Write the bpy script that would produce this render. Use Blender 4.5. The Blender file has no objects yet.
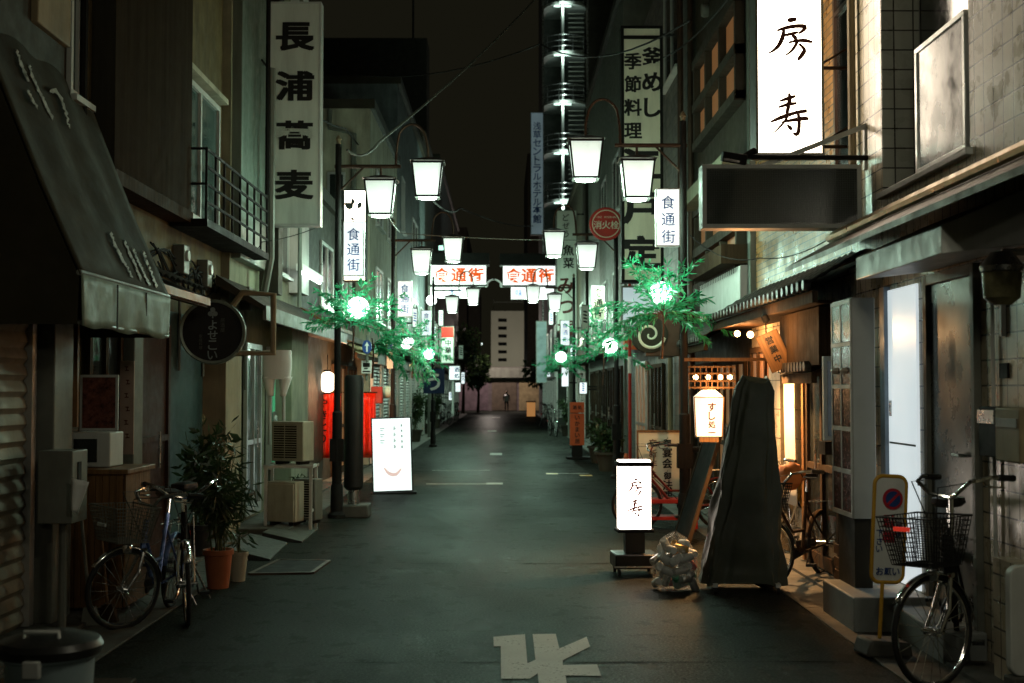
import bpy, bmesh, math, random
from mathutils import Vector, Matrix, Euler
R = math.radians
random.seed(7)
S = bpy.context.scene
COL = S.collection

# ------------------------------------------------------------------ camera, world, exposure
F = 1280.0
H = 1.7
cam = bpy.data.cameras.new('camera'); camo = bpy.data.objects.new('camera', cam); COL.objects.link(camo)
camo.location = (0, 0, H)
camo.rotation_euler = (R(90) + math.atan(48.5 / F), 0, -math.atan(9 / F))
cam.sensor_width = 36; cam.lens = F / 1024 * 36
cam.clip_start = .1; cam.clip_end = 1500
cam.dof.use_dof = True; cam.dof.focus_distance = 12.5; cam.dof.aperture_fstop = 2.8
S.camera = camo
S.view_settings.view_transform = 'Standard'; S.view_settings.look = 'None'
S.view_settings.exposure = 0.12; S.view_settings.gamma = 1
S.cycles.use_denoising = True
S.cycles.max_bounces = 6; S.cycles.diffuse_bounces = 2; S.cycles.glossy_bounces = 3
S.cycles.transmission_bounces = 5; S.cycles.transparent_max_bounces = 8
S.cycles.sample_clamp_indirect = 4; S.cycles.caustics_reflective = False; S.cycles.caustics_refractive = False

w = bpy.data.worlds.new('World'); S.world = w; w.use_nodes = True
nt = w.node_tree; nt.nodes.clear()
sky = nt.nodes.new('ShaderNodeTexSky'); sky.sky_type = 'NISHITA'; sky.sun_disc = False
sky.sun_elevation = R(-6); sky.sun_rotation = R(200)
bg1 = nt.nodes.new('ShaderNodeBackground'); bg1.inputs[1].default_value = 0.01
nt.links.new(sky.outputs[0], bg1.inputs[0])
bg2 = nt.nodes.new('ShaderNodeBackground')            # town glow on a low overcast night sky
bg2.inputs[0].default_value = (0.0104, 0.0096, 0.0056, 1); bg2.inputs[1].default_value = 0.66
ad = nt.nodes.new('ShaderNodeAddShader'); wo = nt.nodes.new('ShaderNodeOutputWorld')
nt.links.new(bg1.outputs[0], ad.inputs[0]); nt.links.new(bg2.outputs[0], ad.inputs[1]); nt.links.new(ad.outputs[0], wo.inputs[0])

CR = camo.rotation_euler.to_matrix()
C0 = Vector((0, 0, H))
def ray(px, py): return CR @ Vector(((px - 512) / F, -(py - 341.5) / F, -1))
def W(px, py, Y):
    d = ray(px, py); return C0 + d * (Y / d.y)
def G(px, py, z=0):
    d = ray(px, py); return C0 + d * ((z - H) / d.z)

# ------------------------------------------------------------------ mesh builder
class MB:
    def __init__(s): s.v = []; s.f = []
    def add(s, vs, fs):
        n = len(s.v); s.v += [tuple(v) for v in vs]; s.f += [tuple(i + n for i in f) for f in fs]; return s
    def box(s, x0, x1, y0, y1, z0, z1):
        return s.add([(x0,y0,z0),(x1,y0,z0),(x1,y1,z0),(x0,y1,z0),(x0,y0,z1),(x1,y0,z1),(x1,y1,z1),(x0,y1,z1)],
              [(0,3,2,1),(4,5,6,7),(0,1,5,4),(1,2,6,5),(2,3,7,6),(3,0,4,7)])
    def obox(s, c, size, rot=(0,0,0)):
        M = Euler(rot).to_matrix(); c = Vector(c); h = Vector(size) / 2
        vs = [c + M @ Vector((a*h.x, b*h.y, d*h.z)) for d in (-1,1) for a,b in ((-1,-1),(1,-1),(1,1),(-1,1))]
        return s.add(vs, [(0,3,2,1),(4,5,6,7),(0,1,5,4),(1,2,6,5),(2,3,7,6),(3,0,4,7)])
    def bar(s, a, b, wd, th, up=(0,0,1)):
        a = Vector(a); b = Vector(b); d = (b - a).normalized(); u = Vector(up)
        if abs(d.dot(u)) > .95: u = Vector((1,0,0))
        x = d.cross(u).normalized() * wd / 2; y = d.cross(x).normalized() * th / 2
        vs = [p + q for p in (a, b) for q in (-x-y, x-y, x+y, -x+y)]
        return s.add(vs, [(0,3,2,1),(4,5,6,7),(0,1,5,4),(1,2,6,5),(2,3,7,6),(3,0,4,7)])
    def prism(s, poly, axis, a0, a1):
        def P(p, a): return {'x': (a, p[0], p[1]), 'y': (p[0], a, p[1]), 'z': (p[0], p[1], a)}[axis]
        n = len(poly); vs = [P(p, a0) for p in poly] + [P(p, a1) for p in poly]
        return s.add(vs, [tuple(range(n))[::-1], tuple(range(n, 2*n))] + [(i, (i+1) % n, (i+1) % n + n, i + n) for i in range(n)])
    def tube(s, pts, r, n=8, close=False):
        pts = [Vector(p) for p in pts]; m = len(pts); rs = r if isinstance(r, (list, tuple)) else [r] * m
        rings = []; prev = None
        for i, p in enumerate(pts):
            if close: d = pts[(i+1) % m] - pts[i-1]
            else: d = pts[min(i+1, m-1)] - pts[max(i-1, 0)]
            d.normalize()
            if prev is None:
                u = Vector((0,0,1)) if abs(d.z) < .9 else Vector((1,0,0))
                prev = d.cross(u).normalized()
            x = (prev - d * prev.dot(d)).normalized(); y = d.cross(x); prev = x
            rings.append([p + (x*math.cos(2*math.pi*k/n) + y*math.sin(2*math.pi*k/n)) * rs[i] for k in range(n)])
        vs = [q for rr in rings for q in rr]; fs = []
        for i in range(m if close else m-1):
            j = (i+1) % m
            fs += [(i*n+k, i*n+(k+1) % n, j*n+(k+1) % n, j*n+k) for k in range(n)]
        if not close: fs += [tuple(range(n))[::-1], tuple((m-1)*n+k for k in range(n))]
        return s.add(vs, fs)
    def lathe(s, prof, n=16, c=(0,0,0), axis='z', cap=True):
        vs = []; fs = []; m = len(prof)
        for r, z in prof:
            for k in range(n):
                a = 2*math.pi*k/n; x, y = r*math.cos(a), r*math.sin(a)
                q = (x, y, z) if axis == 'z' else (x, z, y) if axis == 'y' else (z, x, y)
                vs.append((q[0]+c[0], q[1]+c[1], q[2]+c[2]))
        for i in range(m-1): fs += [(i*n+k, i*n+(k+1) % n, (i+1)*n+(k+1) % n, (i+1)*n+k) for k in range(n)]
        if cap and prof[0][0] > 1e-5: fs.append(tuple(range(n))[::-1])
        if cap and prof[-1][0] > 1e-5: fs.append(tuple((m-1)*n+k for k in range(n)))
        return s.add(vs, fs)
    def ball(s, c, r, n=14, m=9, sq=1, jit=0):
        prof = [(max(1e-6, r*math.sin(math.pi*i/m)), -r*sq*math.cos(math.pi*i/m)) for i in range(m+1)]
        k0 = len(s.v); s.lathe(prof, n, c)
        if jit:
            for i in range(k0, len(s.v)):
                d = (Vector(s.v[i]) - Vector(c)); s.v[i] = tuple(Vector(c) + d * (1 + random.uniform(-jit, jit)))
        return s
    def grid(s, fn, nu, nv):
        vs = [fn(i/nu, j/nv) for j in range(nv+1) for i in range(nu+1)]
        return s.add(vs, [(j*(nu+1)+i, j*(nu+1)+i+1, (j+1)*(nu+1)+i+1, (j+1)*(nu+1)+i) for j in range(nv) for i in range(nu)])
    def ribbon(s, pts, off=(0,0,0), nrm=(0,-1,0), th=.002):
        # brush stroke: pts of (Vector, width) lying on a surface with normal nrm
        nrm = Vector(nrm).normalized(); P = [Vector(p[0]) + Vector(off) for p in pts]; L = []
        for i, p in enumerate(P):
            d = (P[min(i+1, len(P)-1)] - P[max(i-1, 0)]).normalized(); x = d.cross(nrm).normalized() * pts[i][1] / 2
            L.append((p - x, p + x))
        vs = []
        for a, b in L: vs += [a, b, b + nrm*th, a + nrm*th]
        fs = []
        for i in range(len(P)-1):
            o = i*4; q = o+4
            fs += [(o,o+1,q+1,q),(o+1,o+2,q+2,q+1),(o+2,o+3,q+3,q+2),(o+3,o,q,q+3)]
        fs += [(0,3,2,1), tuple(4*(len(P)-1)+k for k in range(4))]
        return s.add(vs, fs)
    def build(s, name, mat, parent=None, bevel=0, smooth=True, solid=0):
        me = bpy.data.meshes.new(name); me.from_pydata(s.v, [], s.f)
        bm = bmesh.new(); bm.from_mesh(me); bmesh.ops.recalc_face_normals(bm, faces=bm.faces); bm.to_mesh(me); bm.free()
        me.materials.append(mat)
        o = bpy.data.objects.new(name, me); COL.objects.link(o)
        if parent: o.parent = parent
        if smooth:
            me.polygons.foreach_set('use_smooth', [True]*len(me.polygons)); me.set_sharp_from_angle(angle=R(38))
        if solid:
            m = o.modifiers.new('solid', 'SOLIDIFY'); m.thickness = solid; m.offset = 0
        if bevel:
            m = o.modifiers.new('bevel', 'BEVEL'); m.width = bevel; m.segments = 2; m.limit_method = 'ANGLE'; m.angle_limit = R(40)
        return o

def tag(o, label, cat=None, group=None, kind=None):
    if label: o['label'] = label
    if cat: o['category'] = cat
    if group: o['group'] = group
    if kind: o['kind'] = kind
    return o
def thing(name, label, cat, loc=(0,0,0), rz=0, group=None, rx=0, ry=0):
    o = bpy.data.objects.new(name, None); COL.objects.link(o); o.empty_display_size = .1
    o.location = loc; o.rotation_euler = (rx, ry, rz)
    return tag(o, label, cat, group)
def struct(name, mb, m, **k):
    o = mb.build(name, m, **k); o['kind'] = 'structure'; return o
def copy_tree(o, parent=None):
    c = o.copy(); COL.objects.link(c)
    if parent: c.parent = parent
    for ch in list(o.children): copy_tree(ch, c)
    return c
def lamp(name, parent, loc, power, col, rad=.08, kind='POINT', spot=None, aim=None):
    l = bpy.data.lights.new(name, kind); l.energy = power; l.color = col
    l.shadow_soft_size = rad
    if kind == 'SPOT': l.spot_size = R(spot); l.spot_blend = .8
    o = bpy.data.objects.new(name, l); COL.objects.link(o); o.location = loc
    if parent: o.parent = parent
    if aim: o.rotation_euler = Vector(aim).to_track_quat('-Z', 'Y').to_euler()
    return o

# ------------------------------------------------------------------ materials
def pmat(name):
    m = bpy.data.materials.new(name); m.use_nodes = True
    return m, m.node_tree, m.node_tree.nodes['Principled BSDF']
def mixcol(nt, fac, a, b, blend='MIX'):
    n = nt.nodes.new('ShaderNodeMix'); n.data_type = 'RGBA'; n.blend_type = blend
    if hasattr(fac, 'links'): nt.links.new(fac, n.inputs[0])
    else: n.inputs[0].default_value = fac
    for i, v in ((6, a), (7, b)):
        if hasattr(v, 'links'): nt.links.new(v, n.inputs[i])
        else: n.inputs[i].default_value = (*v, 1)
    return n.outputs[2]
def noise(nt, scale, detail=6, st=(1,1,1), rough=.6, rnd=0):
    tc = nt.nodes.new('ShaderNodeTexCoord'); mp = nt.nodes.new('ShaderNodeMapping'); mp.inputs['Scale'].default_value = st
    mp.inputs['Location'].default_value = (rnd, rnd*1.7, rnd*.3)
    n = nt.nodes.new('ShaderNodeTexNoise'); n.inputs['Scale'].default_value = scale; n.inputs['Detail'].default_value = detail; n.inputs['Roughness'].default_value = rough
    nt.links.new(tc.outputs['Object'], mp.inputs[0]); nt.links.new(mp.outputs[0], n.inputs['Vector']); return n.outputs['Fac']
def ramp(nt, fac, a, b, lo=0., hi=1.):
    n = nt.nodes.new('ShaderNodeMapRange'); n.inputs[1].default_value = a; n.inputs[2].default_value = b
    n.inputs[3].default_value = lo; n.inputs[4].default_value = hi; nt.links.new(fac, n.inputs[0]); return n.outputs[0]
def bump(nt, b, fac, st, dist=.01):
    n = nt.nodes.new('ShaderNodeBump'); n.inputs['Strength'].default_value = st; n.inputs['Distance'].default_value = dist
    nt.links.new(fac, n.inputs['Height']); nt.links.new(n.outputs[0], b.inputs['Normal'])
def M(name, col, rough=.6, metal=0, var=.35, vs=2.5, st=(1,1,1), bp=.15, bs=60, grime=0, spec=.22):
    m, nt, b = pmat(name)
    n = noise(nt, vs, 7, st)
    c = mixcol(nt, ramp(nt, n, .3, .7), tuple(x*(1-var) for x in col), tuple(min(1, x*(1+var*.7)) for x in col))
    if grime:
        g = noise(nt, 1.6, 8, (2.5, 2.5, .35), .7, 5)
        c = mixcol(nt, ramp(nt, g, .45, .72, 0, grime), c, (.03, .027, .02))
    nt.links.new(c, b.inputs['Base Color'])
    nt.links.new(ramp(nt, noise(nt, vs*3, 4), .3, .7, max(.04, rough-.12), min(1, rough+.12)), b.inputs['Roughness'])
    b.inputs['Metallic'].default_value = metal; b.inputs['Specular IOR Level'].default_value = spec
    if bp: bump(nt, b, noise(nt, bs, 4), bp, .004)
    return m
def em(name, col, strength, base=None):
    m, nt, b = pmat(name)
    b.inputs['Base Color'].default_value = (*(base or tuple(.8*c for c in col)), 1); b.inputs['Roughness'].default_value = .35
    b.inputs['Emission Color'].default_value = (*col, 1); b.inputs['Emission Strength'].default_value = strength
    return m
def litpanel(name, col, strength, tubes=1, size=(.6, 2), vert=True, lo=.55):
    # back-lit acrylic with a little unevenness from the tubes behind it
    m, nt, b = pmat(name)
    b.inputs['Base Color'].default_value = (.6, .6, .58, 1); b.inputs['Roughness'].default_value = .3
    n = noise(nt, 1.6, 3); s = ramp(nt, n, .3, .7, strength*lo, strength)
    b.inputs['Emission Color'].default_value = (*col, 1); nt.links.new(s, b.inputs['Emission Strength']); return m
def tilemat(name, col, axes, wd, ht, mortar, off=0, mcol=(.05,.048,.04), rough=.25, var=.12, col2=None, bmp=.5, dirt=.4):
    m, nt, b = pmat(name)
    tc = nt.nodes.new('ShaderNodeTexCoord'); sp = nt.nodes.new('ShaderNodeSeparateXYZ'); cb = nt.nodes.new('ShaderNodeCombineXYZ')
    nt.links.new(tc.outputs['Object'], sp.inputs[0])
    nt.links.new(sp.outputs[axes[0]], cb.inputs[0]); nt.links.new(sp.outputs[axes[1]], cb.inputs[1])
    br = nt.nodes.new('ShaderNodeTexBrick'); nt.links.new(cb.outputs[0], br.inputs['Vector'])
    br.offset = off; br.inputs['Scale'].default_value = 1; br.inputs['Brick Width'].default_value = wd; br.inputs['Row Height'].default_value = ht
    br.inputs['Mortar Size'].default_value = mortar; br.inputs['Mortar Smooth'].default_value = .1; br.inputs['Bias'].default_value = 0
    br.inputs['Color1'].default_value = (*tuple(x*(1-var) for x in col), 1); br.inputs['Color2'].default_value = (*(col2 or tuple(min(1,x*(1+var)) for x in col)), 1)
    br.inputs['Mortar'].default_value = (*mcol, 1)
    g = noise(nt, 1.3, 8, (2, 2, .5), .65)
    c = mixcol(nt, ramp(nt, g, .42, .75, 0, dirt), br.outputs['Color'], (.06,.055,.04))
    nt.links.new(c, b.inputs['Base Color']); b.inputs['Roughness'].default_value = rough
    nt.links.new(ramp(nt, noise(nt, 5, 5), .3, .7, rough-.08, rough+.2), b.inputs['Roughness'])
    mx = nt.nodes.new('ShaderNodeMath'); mx.operation = 'MULTIPLY_ADD'; mx.inputs[1].default_value = -1; nt.links.new(br.outputs['Fac'], mx.inputs[0])
    nn = ramp(nt, noise(nt, 9, 3), 0, 1, .8, 1.2); nt.links.new(nn, mx.inputs[2])
    bump(nt, b, mx.outputs[0], bmp, .006)
    return m
def clear(name, col, rough=.05, alpha=.25):
    m, nt, b = pmat(name); b.inputs['Base Color'].default_value = (*col, 1); b.inputs['Roughness'].default_value = rough
    b.inputs['Alpha'].default_value = alpha; b.inputs['Specular IOR Level'].default_value = .8; return m
def leafmat(name, a, bcol, tr=.5):
    m, nt, b = pmat(name); nt.nodes.remove(b)
    c = mixcol(nt, ramp(nt, noise(nt, 14, 3), .35, .65), a, bcol)
    d = nt.nodes.new('ShaderNodeBsdfDiffuse'); t = nt.nodes.new('ShaderNodeBsdfTranslucent'); g = nt.nodes.new('ShaderNodeBsdfGlossy'); g.inputs['Roughness'].default_value = .35
    mx = nt.nodes.new('ShaderNodeMixShader'); mx.inputs[0].default_value = tr; mx2 = nt.nodes.new('ShaderNodeMixShader'); mx2.inputs[0].default_value = .05
    for q in (d, t): nt.links.new(c, q.inputs[0])
    nt.links.new(d.outputs[0], mx.inputs[1]); nt.links.new(t.outputs[0], mx.inputs[2]); nt.links.new(mx.outputs[0], mx2.inputs[1]); nt.links.new(g.outputs[0], mx2.inputs[2])
    nt.links.new(mx2.outputs[0], nt.nodes['Material Output'].inputs[0]); return m

def asphalt():
    m, nt, b = pmat('asphalt')
    big = noise(nt, .35, 8, (1, .45, 1), .65); fine = noise(nt, 55, 6, (1,1,1), .75); mid = noise(nt, 3, 8, (1, .7, 1), .7)
    c = mixcol(nt, ramp(nt, big, .35, .65), (.010, .0112, .0096), (.024, .026, .022))
    c = mixcol(nt, ramp(nt, mid, .5, .75, 0, .5), c, (.017, .017, .015))
    c = mixcol(nt, ramp(nt, fine, .50, .66, 0, .6), c, (.075, .075, .065)); c = mixcol(nt, ramp(nt, noise(nt, 22, 4, (1,1,1), .7, 9), .58, .70, 0, .7), c, (.006, .006, .0055))
    vo = nt.nodes.new('ShaderNodeTexVoronoi'); vo.feature = 'DISTANCE_TO_EDGE'; vo.inputs['Scale'].default_value = .55
    tc = nt.nodes.new('ShaderNodeTexCoord'); wn = nt.nodes.new('ShaderNodeTexNoise'); wn.inputs['Scale'].default_value = 1.5
    va = nt.nodes.new('ShaderNodeVectorMath'); va.operation = 'ADD'; nt.links.new(tc.outputs['Object'], wn.inputs['Vector']); nt.links.new(tc.outputs['Object'], va.inputs[0]); nt.links.new(wn.outputs['Color'], va.inputs[1]); nt.links.new(va.outputs[0], vo.inputs['Vector'])
    cr = ramp(nt, vo.outputs['Distance'], 0, .012, 1, 0)
    cm = nt.nodes.new('ShaderNodeMath'); cm.operation = 'MULTIPLY'; nt.links.new(cr, cm.inputs[0]); nt.links.new(ramp(nt, mid, .45, .6), cm.inputs[1])
    c = mixcol(nt, cm.outputs[0], c, (.008, .008, .007))
    sm = nt.nodes.new('ShaderNodeMath'); sm.operation = 'MULTIPLY_ADD'; sm.inputs[1].default_value = .6; nt.links.new(mid, sm.inputs[0]); nt.links.new(fine, sm.inputs[2])
    bp = nt.nodes.new('ShaderNodeBump'); bp.inputs['Strength'].default_value = .6; bp.inputs['Distance'].default_value = .008; nt.links.new(sm.outputs[0], bp.inputs['Height'])
    nt.nodes.remove(b); d = nt.nodes.new('ShaderNodeBsdfDiffuse'); g = nt.nodes.new('ShaderNodeBsdfGlossy'); mx = nt.nodes.new('ShaderNodeMixShader')
    g.inputs['Color'].default_value = (.9, .95, .93, 1)
    nt.links.new(c, d.inputs[0]); nt.links.new(bp.outputs[0], d.inputs['Normal']); nt.links.new(bp.outputs[0], g.inputs['Normal'])
    nt.links.new(ramp(nt, mid, .3, .7, .24, .34), g.inputs['Roughness'])
    # damp patches reflect, dry ones hardly do
    w1 = ramp(nt, noise(nt, .55, 9, (1, .55, 1), .62, 3), .32, .68, .018, .046); w2 = ramp(nt, fine, .38, .62, .25, 1.7)
    ww = nt.nodes.new('ShaderNodeMath'); ww.operation = 'MULTIPLY'; nt.links.new(w1, ww.inputs[0]); nt.links.new(w2, ww.inputs[1])
    nt.links.new(ww.outputs[0], mx.inputs[0]); nt.links.new(d.outputs[0], mx.inputs[1]); nt.links.new(g.outputs[0], mx.inputs[2]); nt.links.new(mx.outputs[0], nt.nodes['Material Output'].inputs[0])
    return m

def wornpaint(name, col):
    m, nt, b = pmat(name)
    g = noise(nt, 38, 6, (1,1,1), .75); p = noise(nt, 3.5, 6, (1,1,1), .7, 2)
    sm = nt.nodes.new('ShaderNodeMath'); sm.operation = 'MULTIPLY_ADD'; sm.inputs[1].default_value = .55; nt.links.new(p, sm.inputs[0]); nt.links.new(g, sm.inputs[2])
    c = mixcol(nt, ramp(nt, p, .3, .7), tuple(x*.78 for x in col), col)
    c = mixcol(nt, ramp(nt, sm.outputs[0], .86, .98), c, (.04, .04, .037))
    nt.links.new(c, b.inputs['Base Color']); b.inputs['Roughness'].default_value = .8; b.inputs['Specular IOR Level'].default_value = .1
    bump(nt, b, g, .5, .004); return m
m_asphalt = asphalt()
m_conc = M('concrete', (.085, .083, .072), .75, var=.4, vs=3, bp=.4, grime=.5)
m_paint = wornpaint('road_paint', (.82, .85, .81))
m_paintworn = M('worn_road_paint', (.40, .40, .36), .65, var=.4, vs=10, bp=.4, bs=120)
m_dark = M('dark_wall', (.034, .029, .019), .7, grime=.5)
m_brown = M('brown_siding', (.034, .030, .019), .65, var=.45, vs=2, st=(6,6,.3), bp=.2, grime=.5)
m_cream = M('cream_render', (.38, .36, .27), .8, var=.2, grime=.55, bp=.3)
m_green = M('grey_green_render', (.24, .25, .17), .8, var=.25, grime=.5, bp=.3)
m_greenmetal = M('green_sheet_metal', (.16, .20, .17), .45, .3, var=.25, st=(3,3,.4), grime=.4)
m_beige = M('beige_pilaster', (.25, .20, .12), .7, var=.2, grime=.4)
m_grey = M('grey_paint', (.15, .155, .13), .5, var=.25, grime=.35)
m_lgrey = M('light_grey_paint', (.50, .52, .49), .45, var=.12, grime=.25)
m_white = M('white_panel', (.74, .76, .73), .4, var=.08, vs=1.5, grime=.18)
m_black = M('black_metal', (.012, .011, .010), .75, 0, spec=.12, var=.3)
m_blackp = M('black_plastic', (.02, .02, .019), .38, var=.25)
m_rust = M('brown_metal', (.075, .045, .030), .5, .5, var=.4)
m_steel = M('steel', (.45, .46, .45), .3, .9, var=.2)
m_alu = M('aluminium', (.52, .53, .51), .38, .8, var=.2)
m_chrome = M('chrome', (.75, .76, .76), .14, 1, var=.08, bp=0)
m_wood = M('wood', (.17, .085, .032), .55, var=.45, vs=3, st=(12,12,.7), bp=.2)
m_darkwood = M('dark_wood', (.045, .028, .016), .85, spec=.06, var=.45, vs=3, st=(10,10,.7), bp=.2)
m_redwood = M('red_brown_door', (.045, .018, .010), .5, var=.4, vs=3, st=(10,10,.7))
m_glass = M('dark_window', (.015, .018, .018), .08, var=.4, bp=0, spec=.8)
m_glassg = M('green_window', (.05, .085, .08), .12, var=.5, vs=1.2, bp=0, spec=.8)
m_frost = M('frosted_window', (.05, .062, .05), .24, 0, spec=.6, var=.3, vs=1, bp=.05)
m_ink = M('ink', (.012, .011, .010), .6, var=.2, bp=0)
m_inkbrown = M('brown_ink', (.075, .018, .012), .6, var=.2, bp=0)
m_inkred = M('red_ink', (.48, .03, .05), .6, var=.2, bp=0)
m_inkblue = M('blue_ink', (.06, .17, .55), .6, var=.2, bp=0)
m_fadewhite = M('faded_white_lettering', (.42, .46, .42), .6, var=.5, vs=18)
m_signgrey = M('unlit_acrylic_sign', (.60, .65, .58), .4, var=.14, vs=1.2, st=(1,1,.4), bp=.05, grime=.3)
m_signbeige = M('beige_signboard', (.74, .71, .54), .45, var=.12, vs=1.5, st=(1,1,.4), bp=.05, grime=.25)
m_awning = M('olive_awning_cloth', (.030, .025, .012), .85, var=.35, vs=1.6, bp=.25, bs=140, grime=.5)
m_awnpale = M('pale_awning_valance', (.16, .20, .145), .6, var=.3, vs=4, bp=.3, bs=25)
m_tarp = M('green_black_tarpaulin', (.044, .052, .036), .6, var=.4, vs=2, bp=.7, bs=6, spec=.4)
m_rubber = M('rubber', (.014, .014, .013), .7, var=.2)
m_terra = M('terracotta', (.36, .11, .045), .7, var=.25)
m_leafd = leafmat('dark_leaf', (.014, .028, .011), (.045, .075, .025), .3)
m_willow = leafmat('plastic_willow_leaf', (.008, .17, .062), (.06, .52, .24), .6)
m_redcl = M('red_paint', (.42, .03, .02), .5, var=.25)
m_yellow = M('yellow_paint', (.62, .34, .04), .4, var=.2)
m_bluebox = M('blue_paint', (.03, .07, .24), .4, var=.2)
m_orangesign = M('orange_red_signboard', (.55, .10, .03), .5, var=.2)
m_bluetrim = M('blue_bike_paint', (.10, .16, .34), .3, .4, var=.2)
m_brass = M('copper_gutter', (.44, .30, .14), .35, .7, var=.3)
m_tile_s = tilemat('white_wall_tile', (.50, .44, .31), (1, 2), .155, .157, .006)
m_tile_j = tilemat('white_jamb_tile', (.40, .42, .36), (0, 2), .155, .157, .006)
m_brick = tilemat('ochre_brick_tile', (.32, .155, .045), (1, 2), .21, .068, .006, .5, mcol=(.035,.03,.022), rough=.3, var=.3)
m_brick_e = tilemat('ochre_brick_tile_end', (.30, .21, .10), (0, 2), .21, .068, .006, .5, mcol=(.035,.03,.022), rough=.3, var=.3)
m_stone = tilemat('dark_stone_cladding', (.060, .052, .040), (1, 2), .42, .18, .012, .5, mcol=(.02,.018,.014), rough=.6, var=.45, bmp=1)
m_shoptile = tilemat('shop_front_tile', (.55, .48, .36), (1, 2), .2, .3, .006, mcol=(.1,.08,.05))
m_kawara = M('roof_tile', (.065, .062, .055), .38, var=.4, vs=4)
m_orangewin = em('dim_orange_window', (1, .42, .14), .10, (.2, .1, .05))
# things that give off light
LG = (.64, 1.0, .76)
def lanternglass():
    m, nt, b = pmat('lantern_glass'); b.inputs['Base Color'].default_value = (.6, .65, .6, 1); b.inputs['Roughness'].default_value = .3
    tc = nt.nodes.new('ShaderNodeTexCoord'); sp = nt.nodes.new('ShaderNodeSeparateXYZ'); nt.links.new(tc.outputs['Generated'], sp.inputs[0])
    up = ramp(nt, sp.outputs[2], .30, 1.0, 1.35, .62); dirt = ramp(nt, noise(nt, 7, 6, (1,1,.6)), .35, .7, 1.0, .82)
    mm = nt.nodes.new('ShaderNodeMath'); mm.operation = 'MULTIPLY'; nt.links.new(up, mm.inputs[0]); nt.links.new(dirt, mm.inputs[1])
    b.inputs['Emission Color'].default_value = (.83, 1, .87, 1); nt.links.new(mm.outputs[0], b.inputs['Emission Strength']); return m
m_lantern = lanternglass()
m_lantbot = em('lantern_diffuser', (.86, 1, .90), 2.5, (.7, .75, .7))
m_globe = em('globe_glass', (.84, 1, .93), 7)
m_signwhite = litpanel('lit_white_sign', (1, .84, .64), 11.0, lo=.75)
m_signcool = litpanel('lit_cool_sign', (.84, .98, 1), 1.25)
m_aframe = litpanel('lit_board', (.84, 1, .96), 1.15, lo=.8)
m_gate = litpanel('lit_gate_sign', (.90, 1, .94), 1.25, lo=.8)
m_gateorange = em('lit_orange_lettering', (1, .12, .0), .72, (.15, .02, .0))
m_gateblue = em('lit_blue_lettering', (.25, .5, .95), .6, (.1, .2, .5))
m_floorsign = litpanel('lit_floor_sign', (1, .86, .72), 10, lo=.8)
m_lanternwarm = litpanel('lit_warm_lantern', (1, .80, .52), 1.35)
m_bulb = em('warm_bulb', (1, .55, .22), 14)
m_tubecool = em('tube_lamp', (.85, 1, .95), 5)
m_redcloth = leafmat('red_curtain', (.62, .05, .015), (.80, .09, .02), .6)

# ------------------------------------------------------------------ lettering
_gl = {}
def glyph(ch, bold):
    k = (ch, bold)
    if k not in _gl:
        c = bpy.data.curves.new('glyph', 'FONT'); c.body = ch; c.resolution_u = 3; c.extrude = .012; c.offset = bold
        o = bpy.data.objects.new('glyph', c); me = bpy.data.meshes.new_from_object(o)
        vs = [v.co.copy() for v in me.vertices]; fs = [tuple(p.vertices) for p in me.polygons]
        bpy.data.objects.remove(o); bpy.data.curves.remove(c); bpy.data.meshes.remove(me)
        if vs:
            x0 = min(v.x for v in vs); x1 = max(v.x for v in vs); y0 = min(v.y for v in vs); y1 = max(v.y for v in vs)
            cx, cy = (x0+x1)/2, (y0+y1)/2
            vs = [(v.x-cx, v.y-cy, v.z) for v in vs]; s = max(x1-x0, y1-y0)
        else: s = 1
        _gl[k] = (vs, fs, s)
    return _gl[k]
def put(mb, ch, x, z, wd, ht=None, y=0, bold=.012, slant=0, face=-1):
    if bold > .015:                      # heavier brush weight: the stroke laid down several times
        for i, (dx, dz) in enumerate(((-1,-.6),(1,-.6),(-1,.6),(1,.6),(0,0))): put(mb, ch, x+dx*bold*wd*.7, z+dz*bold*wd*.7, wd, ht, y-.0003*i, .012, slant, face)
        return
    # one character centred at (x, z) on the plane y, looking towards -y (face=-1)
    ht = ht or wd; vs, fs, s = glyph(ch, bold)
    mb.add([(x + (a + slant*b)/s*wd*(-face), y + face*(-0.001) * 0 + face*abs(c)*.15*(1 if c > 0 else 0), z + b/s*ht) for a, b, c in vs], fs)
def vtext(parent, s, x, ztop, size, pitch, y, mat, bold=.012, wide=1, name='lettering', slant=0, face=-1):
    mb = MB()
    for i, ch in enumerate(s):
        if ch != ' ': put(mb, ch, x, ztop - size/2 - i*pitch, size*wide, size, y, bold, slant, face)
        if pitch > size*1.3 and i < len(s)-1: mb.build(name, mat, parent, smooth=False); mb = MB()     # far apart: each its own
    return mb.build(name, mat, parent, smooth=False)
def htext(parent, s, x, z, size, pitch, y, mat, bold=.012, name='lettering', wide=1):
    mb = MB(); n = len(s)
    for i, ch in enumerate(s):
        if ch != ' ': put(mb, ch, x + (i-(n-1)/2)*pitch, z, size*wide, size, y, bold)
    return mb.build(name, mat, parent, smooth=False)
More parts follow.
